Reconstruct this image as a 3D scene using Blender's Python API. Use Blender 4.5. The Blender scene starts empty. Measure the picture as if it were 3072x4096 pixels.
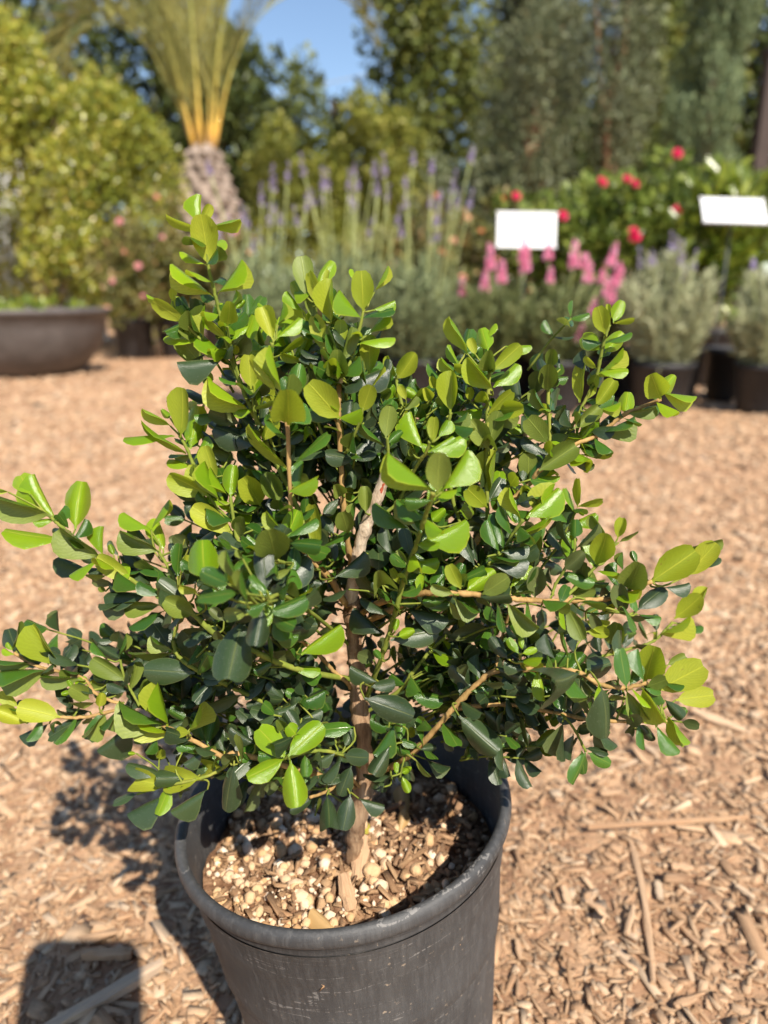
import bpy, math, random
import numpy as np
from mathutils import Matrix, Vector

random.seed(11)
rng = np.random.default_rng(11)
sc = bpy.context.scene
col = sc.collection
R = math.radians

# ---------------------------------------------------------------- camera
CAM_H, PITCH = 0.43, 17.0
cam_d = bpy.data.cameras.new('camera')
cam = bpy.data.objects.new('camera', cam_d)
col.objects.link(cam)
cam.location = (0, 0, CAM_H)
cam.rotation_euler = (R(90 - PITCH), 0, 0)
cam_d.sensor_fit = 'VERTICAL'
cam_d.sensor_height = 34.6
cam_d.lens = 24.0
cam_d.clip_start = 0.005
cam_d.clip_end = 500
cam_d.dof.use_dof = True
cam_d.dof.focus_distance = 0.300
cam_d.dof.aperture_fstop = 6.2
sc.camera = cam

# ---------------------------------------------------------------- sky and sun
SUN = Vector((0.172, -0.348, 0.417)).normalized()      # towards the sun
w = bpy.data.worlds.new('World')
sc.world = w
w.use_nodes = True
nt = w.node_tree
bg = nt.nodes['Background']
sky = nt.nodes.new('ShaderNodeTexSky')
sky.sky_type = 'NISHITA'
sky.sun_disc = False
sky.sun_elevation = math.asin(SUN.z)
sky.sun_rotation = math.atan2(SUN.x, SUN.y)
sky.air_density = 1.0
sky.dust_density = 0.2
sky.ozone_density = 1.6
nt.links.new(sky.outputs[0], bg.inputs[0])
bg.inputs[1].default_value = 0.10
sun_d = bpy.data.lights.new('sun', 'SUN')
sun_d.energy = 5.0
sun_d.angle = R(0.53)
sun_d.color = (1.0, 0.91, 0.78)
sun = bpy.data.objects.new('sun', sun_d)
col.objects.link(sun)
sun.location = (2, -4, 5)
sun.rotation_euler = (-SUN).to_track_quat('-Z', 'Y').to_euler()
sc.view_settings.view_transform = 'Standard'
sc.view_settings.look = 'None'
sc.view_settings.gamma = 1
sc.view_settings.use_curve_mapping = False
sc.view_settings.exposure = 0.80
sc.render.engine = 'CYCLES'
sc.cycles.use_denoising = True
sc.cycles.max_bounces = 8
sc.cycles.transparent_max_bounces = 4
sc.cycles.caustics_reflective = False
sc.cycles.caustics_refractive = False
sc.cycles.sample_clamp_indirect = 6

# ---------------------------------------------------------------- helpers
def tag(o, label=None, cat=None, group=None, kind=None):
    if label: o['label'] = label
    if cat: o['category'] = cat
    if group: o['group'] = group
    if kind: o['kind'] = kind
    return o

def empty(name, loc, label=None, cat=None, group=None):
    o = bpy.data.objects.new(name, None)
    o.empty_display_size = 0.05
    o.location = loc
    col.objects.link(o)
    return tag(o, label, cat, group)

class MB:
    def __init__(s): s.v = []; s.f = []; s.m = []; s.n = 0
    def add(s, verts, faces, mat=0):
        s.v.extend([tuple(p) for p in verts])
        s.f.extend([tuple(i + s.n for i in q) for q in faces])
        s.m.extend([mat] * len(faces)); s.n += len(verts)
        return s
    def mesh(s, name, mats, smooth=True):
        me = bpy.data.meshes.new(name)
        me.from_pydata(s.v, [], s.f)
        for m in (mats if isinstance(mats, (list, tuple)) else [mats]): me.materials.append(m)
        me.polygons.foreach_set('material_index', s.m)
        me.polygons.foreach_set('use_smooth', [smooth] * len(s.f))
        me.update()
        return me
    def build(s, name, mats, parent=None, smooth=True):
        return link(name, s.mesh(name, mats, smooth), parent)

def link(name, me, parent=None, mat=None):
    o = bpy.data.objects.new(name, me)
    col.objects.link(o)
    if parent is not None: o.parent = parent
    if mat is not None: o.matrix_basis = mat
    return o

def smooth_path(pts, n=4):
    P = [np.array(p, float) for p in pts]
    if len(P) < 3: return [P[0] + (P[-1] - P[0]) * k / n for k in range(n + 1)]
    P = [2 * P[0] - P[1]] + P + [2 * P[-1] - P[-2]]
    out = []
    for i in range(1, len(P) - 2):
        a, b, c, d = P[i - 1], P[i], P[i + 1], P[i + 2]
        for k in range(n):
            t = k / n
            out.append(.5 * ((2 * b) + (-a + c) * t + (2 * a - 5 * b + 4 * c - d) * t * t + (-a + 3 * b - 3 * c + d) * t ** 3))
    out.append(P[-2])
    return out

def tube(path, r0, r1=None, sides=8, wob=0.0, cap=True, rf=None):
    P = [np.array(p, float) for p in path]
    n = len(P); vs = []; fs = []
    ref = np.array([.31, .77, .55])
    for i, p in enumerate(P):
        d = P[min(i + 1, n - 1)] - P[max(i - 1, 0)]
        d = d / (np.linalg.norm(d) + 1e-12)
        a = np.cross(d, ref)
        if np.linalg.norm(a) < .1: a = np.cross(d, np.array([1., 0, 0]))
        a /= np.linalg.norm(a); b = np.cross(d, a)
        t = i / (n - 1)
        r = rf(t) if rf else r0 + ((r1 if r1 is not None else r0) - r0) * t
        for k in range(sides):
            an = 2 * math.pi * k / sides
            rr = r * (1 + random.uniform(-wob, wob))
            vs.append(p + (a * math.cos(an) + b * math.sin(an)) * rr)
    for i in range(n - 1):
        for k in range(sides):
            k2 = (k + 1) % sides
            fs.append((i * sides + k, i * sides + k2, (i + 1) * sides + k2, (i + 1) * sides + k))
    if cap:
        fs.append(tuple(range(sides - 1, -1, -1)))
        fs.append(tuple((n - 1) * sides + k for k in range(sides)))
    return vs, fs

def lathe(prof, seg=64, wob=None):
    vs = []; fs = []
    for i, (r, z) in enumerate(prof):
        for k in range(seg):
            a = 2 * math.pi * k / seg
            q = r * (1 + (wob(a, i) if wob else 0))
            vs.append((q * math.cos(a), q * math.sin(a), z))
    for i in range(len(prof) - 1):
        for k in range(seg):
            k2 = (k + 1) % seg
            fs.append((i * seg + k, i * seg + k2, (i + 1) * seg + k2, (i + 1) * seg + k))
    return vs, fs

def box(c, s, rot=None, jit=0.0):
    vs = []
    for x in (-.5, .5):
        for y in (-.5, .5):
            for z in (-.5, .5):
                v = Vector((x * s[0] + random.uniform(-jit, jit) * s[0], y * s[1] + random.uniform(-jit, jit) * s[1], z * s[2]))
                if rot is not None: v = rot @ v
                vs.append((v.x + c[0], v.y + c[1], v.z + c[2]))
    return vs, [(0, 1, 3, 2), (4, 6, 7, 5), (0, 4, 5, 1), (2, 3, 7, 6), (0, 2, 6, 4), (1, 5, 7, 3)]

def cloud(name, V, mat, parent=None, uv=None, faces=None, smooth=False):
    """V: (N,k,3) one piece per row; faces: index lists within a piece (default one k-gon)."""
    N, k, _ = V.shape
    faces = faces or [list(range(k))]
    fl = np.concatenate([np.array(f) for f in faces])
    sizes = np.array([len(f) for f in faces])
    me = bpy.data.meshes.new(name)
    me.vertices.add(N * k)
    me.vertices.foreach_set('co', V.reshape(-1).astype(np.float32))
    idx = (np.arange(N)[:, None] * k + fl[None, :]).reshape(-1)
    tot = np.tile(sizes, N)
    st = np.concatenate([[0], np.cumsum(tot)[:-1]])
    me.loops.add(len(idx)); me.loops.foreach_set('vertex_index', idx.astype(np.int32))
    me.polygons.add(len(tot)); me.polygons.foreach_set('loop_start', st.astype(np.int32))
    me.polygons.foreach_set('loop_total', tot.astype(np.int32))
    if smooth: me.polygons.foreach_set('use_smooth', np.ones(len(tot), bool))
    if uv is not None:
        l = me.uv_layers.new(name='UVMap')
        l.data.foreach_set('uv', np.tile(np.array(uv)[fl], (N, 1)).reshape(-1).astype(np.float32))
    me.materials.append(mat)
    me.update(calc_edges=True)
    me.validate()
    return link(name, me, parent)

def unit(a): return a / (np.linalg.norm(a, axis=-1, keepdims=True) + 1e-12)

def leaf_rows(P, D, Nn, L, W):
    """six-point leaves folded a little on the midrib: base P, direction D, normal Nn, length L, width W"""
    S = unit(np.cross(D, Nn)); Nn = np.cross(S, D)
    L = np.broadcast_to(np.asarray(L, float), (len(P),))[:, None]; W = np.broadcast_to(np.asarray(W, float), (len(P),))[:, None]
    up = Nn * W * .18
    a = P; b = P + D * L * .35 + S * W * .5 + up; c = P + D * L * .75 + S * W * .42 + up
    d = P + D * L; e = P + D * L * .75 - S * W * .42 + up; f = P + D * L * .35 - S * W * .5 + up
    return np.stack([a, b, c, d, e, f], 1)
LEAF_F = [[0, 1, 2, 3], [0, 3, 4, 5]]

# ---------------------------------------------------------------- materials
def new_mat(name):
    m = bpy.data.materials.new(name); m.use_nodes = True
    return m, m.node_tree, m.node_tree.nodes, m.node_tree.links, m.node_tree.nodes['Principled BSDF']

def ramp(N, L, src, stops):
    r = N.new('ShaderNodeValToRGB')
    e = r.color_ramp.elements
    e[0].position, e[0].color = stops[0][0], (*stops[0][1], 1)
    e[1].position, e[1].color = stops[-1][0], (*stops[-1][1], 1)
    for p, c in stops[1:-1]:
        x = e.new(p); x.color = (*c, 1)
    L.new(src, r.inputs[0])
    return r.outputs[0]

def mixc(N, L, fac, a, b, mode='MIX'):
    m = N.new('ShaderNodeMix'); m.data_type = 'RGBA'; m.blend_type = mode
    for sock, v in ((m.inputs[0], fac), (m.inputs[6], a), (m.inputs[7], b)):
        if isinstance(v, (int, float)): sock.default_value = v
        elif isinstance(v, tuple): sock.default_value = (*v, 1)
        else: L.new(v, sock)
    return m.outputs[2]

def math_n(N, L, op, a, b=None, c=None):
    m = N.new('ShaderNodeMath'); m.operation = op
    for i, v in enumerate((a, b, c)):
        if v is None: continue
        if isinstance(v, (int, float)): m.inputs[i].default_value = v
        else: L.new(v, m.inputs[i])
    return m.outputs[0]

def noise(N, L, scale, detail=4, rough=.6, vec=None, dist=0):
    n = N.new('ShaderNodeTexNoise')
    n.inputs['Scale'].default_value = scale; n.inputs['Detail'].default_value = detail
    n.inputs['Roughness'].default_value = rough; n.inputs['Distortion'].default_value = dist
    if vec is not None: L.new(vec, n.inputs['Vector'])
    return n.outputs['Fac']

def bump(N, L, bs, h, strength, dist):
    b = N.new('ShaderNodeBump'); b.inputs['Strength'].default_value = strength; b.inputs['Distance'].default_value = dist
    L.new(h, b.inputs['Height']); L.new(b.outputs[0], bs.inputs['Normal'])
    return b

def coords(N, kind='Object'):
    return N.new('ShaderNodeTexCoord').outputs[kind]

def mapping(N, L, vec, scale):
    m = N.new('ShaderNodeMapping'); m.inputs['Scale'].default_value = scale
    L.new(vec, m.inputs['Vector']); return m.outputs[0]

def foliage_mat(name, stops, trans=.3, rough=.5, spec=.35):
    """small background leaves: a colour of its own for every leaf, light shining through"""
    m, t, N, L, bs = new_mat(name)
    g = N.new('ShaderNodeNewGeometry')
    c = ramp(N, L, g.outputs['Random Per Island'], stops)
    n = noise(N, L, 2.3, 2, .5, coords(N))
    c = mixc(N, L, math_n(N, L, 'MULTIPLY', n, .5), c, tuple(stops[-1][1]))
    L.new(c, bs.inputs['Base Color'])
    bs.inputs['Roughness'].default_value = rough
    bs.inputs['Specular IOR Level'].default_value = spec
    tr = N.new('ShaderNodeBsdfTranslucent'); L.new(c, tr.inputs['Color'])
    mx = N.new('ShaderNodeMixShader'); mx.inputs[0].default_value = trans
    L.new(bs.outputs[0], mx.inputs[1]); L.new(tr.outputs[0], mx.inputs[2])
    L.new(mx.outputs[0], N['Material Output'].inputs[0])
    return m

def plain(name, colr, rough=.6, var=.25, scale=20, spec=.4, bstr=0, bscale=60):
    m, t, N, L, bs = new_mat(name)
    co = coords(N)
    n = noise(N, L, scale, 5, .6, co)
    dark = tuple(c * (1 - var) for c in colr); lite = tuple(min(1, c * (1 + var)) for c in colr)
    L.new(ramp(N, L, n, [(.3, dark), (.7, lite)]), bs.inputs['Base Color'])
    bs.inputs['Roughness'].default_value = rough
    bs.inputs['Specular IOR Level'].default_value = spec
    if bstr: bump(N, L, bs, noise(N, L, bscale, 6, .65, co), bstr, .01)
    return m

def box_leaf_mat(name, up_a, up_b, un_a, un_b, trans, rough_up, dust):
    """boxwood leaf: glossy dark face, pale matt underside, raised midrib, side veins, dusty flecks"""
    m, t, N, L, bs = new_mat(name)
    g = N.new('ShaderNodeNewGeometry'); oi = N.new('ShaderNodeObjectInfo')
    rnd = math_n(N, L, 'FRACT', math_n(N, L, 'ADD', g.outputs['Random Per Island'], oi.outputs['Random']))
    uv = N.new('ShaderNodeTexCoord').outputs['UV']
    sp = N.new('ShaderNodeSeparateXYZ'); L.new(uv, sp.inputs[0])
    au = math_n(N, L, 'ABSOLUTE', sp.outputs[0])
    # midrib and herringbone veins
    rib = math_n(N, L, 'SUBTRACT', 1.0, math_n(N, L, 'MULTIPLY', au, 14)); rib = math_n(N, L, 'MAXIMUM', rib, 0)
    ph = math_n(N, L, 'SUBTRACT', math_n(N, L, 'MULTIPLY', sp.outputs[1], 62), math_n(N, L, 'MULTIPLY', au, 34))
    nz = noise(N, L, 6, 2, .5, uv)
    vein = math_n(N, L, 'SINE', math_n(N, L, 'ADD', ph, math_n(N, L, 'MULTIPLY', nz, 11)))
    vein = math_n(N, L, 'MULTIPLY', math_n(N, L, 'ADD', vein, 1), .5)
    up = mixc(N, L, rnd, up_a, up_b)
    un = mixc(N, L, rnd, un_a, un_b)
    blotch = noise(N, L, 3.0, 3, .6, uv)
    up = mixc(N, L, math_n(N, L, 'MULTIPLY', blotch, .35), up, tuple(c * .55 for c in up_a))
    up = mixc(N, L, math_n(N, L, 'MULTIPLY', rib, .6), up, tuple(c * .9 for c in un_b))
    un = mixc(N, L, math_n(N, L, 'MULTIPLY', vein, .26), un, tuple(c * .55 for c in un_a))
    un = mixc(N, L, math_n(N, L, 'MULTIPLY', noise(N, L, 2.2, 5, .7, uv), .55), un, (un_a[0] * .62, un_a[1] * .72, un_a[2] * .6))
    un = mixc(N, L, math_n(N, L, 'MULTIPLY', rib, .6), un, tuple(min(1, c * 1.25) for c in un_b))
    edge = math_n(N, L, 'MAXIMUM', math_n(N, L, 'MULTIPLY', math_n(N, L, 'SUBTRACT', au, .93), 14), 0)
    up = mixc(N, L, math_n(N, L, 'MULTIPLY', edge, .45), up, tuple(un_b))
    # dust
    co = coords(N, 'Object')
    fl = noise(N, L, 1.0, 6, .75, mapping(N, L, uv, (14, 20, 14)))
    flm = ramp(N, L, fl, [(.60, (0, 0, 0)), (.72, (1, 1, 1))])
    bw = N.new('ShaderNodeRGBToBW'); L.new(flm, bw.inputs[0])
    dm = math_n(N, L, 'MULTIPLY', bw.outputs[0], dust)
    up = mixc(N, L, dm, up, (.42, .44, .36))
    un = mixc(N, L, math_n(N, L, 'MULTIPLY', dm, .6), un, (.45, .46, .30))
    so = N.new('ShaderNodeVectorMath'); so.operation = 'ADD'; cbs = N.new('ShaderNodeCombineXYZ')
    L.new(math_n(N, L, 'MULTIPLY', rnd, 53), cbs.inputs[0]); L.new(math_n(N, L, 'MULTIPLY', rnd, 29), cbs.inputs[1])
    L.new(uv, so.inputs[0]); L.new(cbs.outputs[0], so.inputs[1])
    spn = N.new('ShaderNodeRGBToBW'); L.new(ramp(N, L, noise(N, L, 2.6, 3, .6, so.outputs[0]), [(.69, (0, 0, 0)), (.74, (1, 1, 1))]), spn.inputs[0])
    up = mixc(N, L, math_n(N, L, 'MULTIPLY', spn.outputs[0], .6), up, (.13, .075, .02))
    un = mixc(N, L, math_n(N, L, 'MULTIPLY', spn.outputs[0], .6), un, (.20, .12, .03))
    c = mixc(N, L, g.outputs['Backfacing'], up, un)
    L.new(c, bs.inputs['Base Color'])
    rg = N.new('ShaderNodeMapRange'); L.new(g.outputs['Backfacing'], rg.inputs[0])
    rg.inputs[3].default_value = rough_up; rg.inputs[4].default_value = .45
    L.new(math_n(N, L, 'ADD', rg.outputs[0], math_n(N, L, 'MULTIPLY', dm, .3)), bs.inputs['Roughness'])
    bs.inputs['Specular IOR Level'].default_value = .5
    fine = noise(N, L, 40, 3, .6, uv)
    h = math_n(N, L, 'ADD', math_n(N, L, 'MULTIPLY', vein, math_n(N, L, 'ADD', .05, math_n(N, L, 'MULTIPLY', g.outputs['Backfacing'], .16))), math_n(N, L, 'ADD', math_n(N, L, 'MULTIPLY', rib, -1.0), math_n(N, L, 'MULTIPLY', fine, .5)))
    bump(N, L, bs, h, .35, .0005)
    tr = N.new('ShaderNodeBsdfTranslucent')
    L.new(mixc(N, L, .5, un, (un_b[0] * .9, un_b[1] * 1.1, un_b[2] * .35)), tr.inputs['Color'])
    mx = N.new('ShaderNodeMixShader'); mx.inputs[0].default_value = trans
    L.new(bs.outputs[0], mx.inputs[1]); L.new(tr.outputs[0], mx.inputs[2])
    L.new(mx.outputs[0], N['Material Output'].inputs[0])
    return m

def bark_mat(name, stops, scale=(60, 60, 9), bstr=.6, dist=.0012):
    m, t, N, L, bs = new_mat(name)
    co = coords(N)
    n = noise(N, L, 1.0, 6, .7, mapping(N, L, co, scale), .4)
    n2 = noise(N, L, 1.0, 3, .5, mapping(N, L, co, tuple(s * .25 for s in scale)))
    c = ramp(N, L, math_n(N, L, 'ADD', math_n(N, L, 'MULTIPLY', n, .65), math_n(N, L, 'MULTIPLY', n2, .35)), stops)
    L.new(c, bs.inputs['Base Color'])
    bs.inputs['Roughness'].default_value = .85; bs.inputs['Specular IOR Level'].default_value = .2
    bump(N, L, bs, n, bstr, dist)
    return m
BRANCHES = """
B 460 350 -164 3020 1327 -158 3000 1492 -139 2950 1755 -89 2900 2146 -110 2900 2434 -129 2920 2684 -138 2920 2898 -152 2920 2996
S 300 230 -150 2920 2984 -127 2900 3136 -105 2880 3260 -70 2860 3379 -27 2830 3498 9 2810 3598 49 2800 3655
W 158 128 -152 2920 2960 -184 2880 3020 -227 2860 3112 -269 2840 3183 -297 2820 3270
W 132 94 -138 2920 3020 -143 2900 3148 -152 2880 3248 -170 2860 3449 -179 2860 3652 -182 2840 3809 -182 2840 3899 -177 2870 3968 -171 2880 4023
G 59 60 -177 2870 3968 -145 2900 4021 -123 2920 4075 -88 2920 4210 -80 2930 4247
G 59 68 -179 2860 3665 -215 2880 3683 -260 2920 3755 -284 2940 3843
G 59 60 -177 2860 3665 -149 2840 3696 -98 2800 3815 -83 2800 3875
W 92 76 -225 2880 3097 -334 2740 3299 -364 2660 3474 -362 2640 3547 -355 2590 3817 -376 2640 3936
G 106 60 -297 2820 3270 -378 2900 3456 -463 2940 3628 -534 2940 3804 -591 2960 3945 -637 2980 4084 -668 3000 4222 -680 3000 4293 -702 3000 4412 -714 3010 4562
G 59 60 -595 2980 3942 -658 3000 4049 -741 3000 4112 -813 3000 4192
G 79 76 -471 3000 3607 -587 3060 3660 -662 3080 3756 -725 3100 3842 -796 3130 3966
G 59 60 -591 2960 3945 -615 2960 4056 -628 2960 4123 -628 2940 4178
G 73 68 -455 2960 3605 -483 2940 3738 -526 2920 3811 -537 2900 3931
G 73 68 -442 3020 3602 -464 3020 3831 -463 2990 4002 -454 2960 4115
W 86 68 -185 2880 3791 -255 2960 3923 -246 2960 4063 -262 3000 4231 -280 3040 4329
G 59 60 -300 3040 3948 -336 3080 4056 -339 3100 4178
G 79 68 -560 2760 3235 -625 2820 3326 -725 2920 3427 -819 2980 3600 -840 2990 3658 -873 3000 3725
G 99 68 -297 2820 3236 -474 2760 3226 -560 2760 3235 -603 2780 3320 -625 2820 3381 -640 2850 3491
G 53 60 -625 2820 3381 -700 2860 3445 -735 2880 3488
G 132 68 -134 2920 2593 -358 2700 2770 -550 2620 2907 -682 2600 2991 -762 2620 3061 -842 2700 3077 -981 2820 3071 -1106 2870 3119 -1241 2920 3193 -1404 2970 3308 -1466 2980 3368
G 66 68 -762 2620 3061 -856 2760 3106 -915 2860 3140 -980 2910 3227
G 119 85 -151 2920 2201 -408 2840 2446 -628 2780 2614 -695 2740 2680 -806 2700 2775 -892 2760 2807 -923 2800 2860
W 73 68 -1180 2800 2546 -1222 2800 2556 -1301 2820 2587 -1378 2880 2627 -1516 2870 2676 -1594 2880 2697 -1671 2880 2755
G 59 60 -1098 2800 2524 -1139 2840 2570 -1174 2860 2622 -1208 2910 2702
W 119 68 -128 2900 2018 -367 2640 2313 -627 2580 2442 -674 2600 2401 -821 2660 2443 -920 2680 2487 -1037 2740 2499 -1100 2760 2501 -1184 2800 2511 -1355 2820 2462 -1470 2810 2468 -1633 2840 2459
G 66 68 -627 2580 2442 -681 2580 2373 -778 2560 2333 -951 2580 2277
G 79 76 -109 2900 2132 -182 2560 2451 -284 2480 2525 -381 2370 2572
W 79 68 -116 2900 2018 -168 2600 2318 -229 2540 2289 -316 2540 2251
G 112 85 -95 2920 2461 -35 2760 2722 15 2680 2926 45 2660 3055 73 2640 3181 105 2620 3305 124 2580 3375 140 2520 3467 155 2460 3548 172 2390 3642
G 79 68 -38 2860 3390 36 2880 3439 74 2880 3489 112 2860 3581 152 2800 3670 168 2780 3696 182 2760 3748
G 59 68 9 2800 3606 17 2800 3684 12 2790 3757
W 158 76 -120 2920 2873 70 2840 3008 231 2840 3114 368 2860 3256 410 2880 3311 452 2920 3326 527 2960 3414 559 2970 3449 630 2960 3528 659 2940 3584 793 2970 3682 907 2980 3730 1022 2990 3819 1158 2980 3882
G 86 76 443 2920 3337 442 2910 3424 433 2920 3571 431 2950 3817 432 2960 3908 438 2980 4003
G 79 68 360 2880 3260 293 2920 3472 266 2920 3679 264 2890 3783 271 2880 3843
G 79 68 113 2960 3449 71 3080 3645 85 3150 3791 60 3330 3899 65 3350 3943
G 73 68 641 2970 3536 700 2980 3644 705 2980 3699 704 3000 3772 694 3020 3904 709 3060 4005
G 73 68 707 2980 3666 756 3000 3713 797 3000 3758 852 3020 3867 885 3020 3947 895 3010 4009 902 3000 4096 920 3000 4184
G 53 51 673 2900 3136 747 2920 3234 794 2920 3337 829 2920 3421
G 73 76 392 2840 3114 488 2800 3244 527 2780 3345 567 2760 3424
G 59 60 369 2820 3111 438 2740 3234 462 2690 3308
W 132 85 -108 2920 2923 -17 2760 3056 79 2680 3122 129 2640 3148 220 2580 3178 300 2560 3185 391 2560 3176 486 2580 3154 608 2600 3136 723 2620 3127 872 2640 3123 916 2650 3123 993 2670 3142 1095 2700 3176
G 66 68 717 2620 3130 796 2680 3175 871 2720 3238
G 59 60 666 2620 3126 697 2670 3179 727 2670 3239 765 2680 3317
G 66 68 822 2640 3121 910 2620 3086 982 2620 3070
G 73 68 599 2660 2781 941 2940 2686 1154 3060 2673 1314 3130 2685 1427 3200 2750
W 145 76 -98 2900 2061 28 2800 2206 127 2700 2358 251 2660 2545 312 2660 2633 397 2660 2730 463 2640 2797 585 2600 2829 686 2540 2861 775 2520 2861 868 2520 2808 964 2500 2805 1045 2520 2812 1152 2600 2757
W 99 68 312 2660 2606 428 2660 2624 564 2660 2624 740 2600 2621 855 2540 2630 1043 2520 2637 1159 2540 2624
G 53 51 743 2600 2618 747 2560 2631 783 2520 2593 825 2490 2514
G 53 51 585 2600 2829 550 2540 2882 532 2490 2956
W 59 68 463 2640 2797 519 2840 2839 537 2840 2923 542 2800 3015
G 92 76 -101 2920 2407 73 2880 2565 121 2860 2654 215 2880 2771 286 2900 2834
W 92 85 -152 2920 2541 -170 2860 2617 -231 2840 2690 -290 2800 2793 -353 2700 2911
G 86 76 -144 2920 2760 -214 2860 2865 -306 2600 3096 -381 2400 3248 -416 2280 3272
G 66 68 -297 2820 3259 -349 2560 3396 -367 2520 3430
G 66 68 -273 2820 3180 -329 2600 3278 -398 2460 3362
G 46 42 103 2680 2399 81 2640 2339 70 2640 2275
"""
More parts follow.
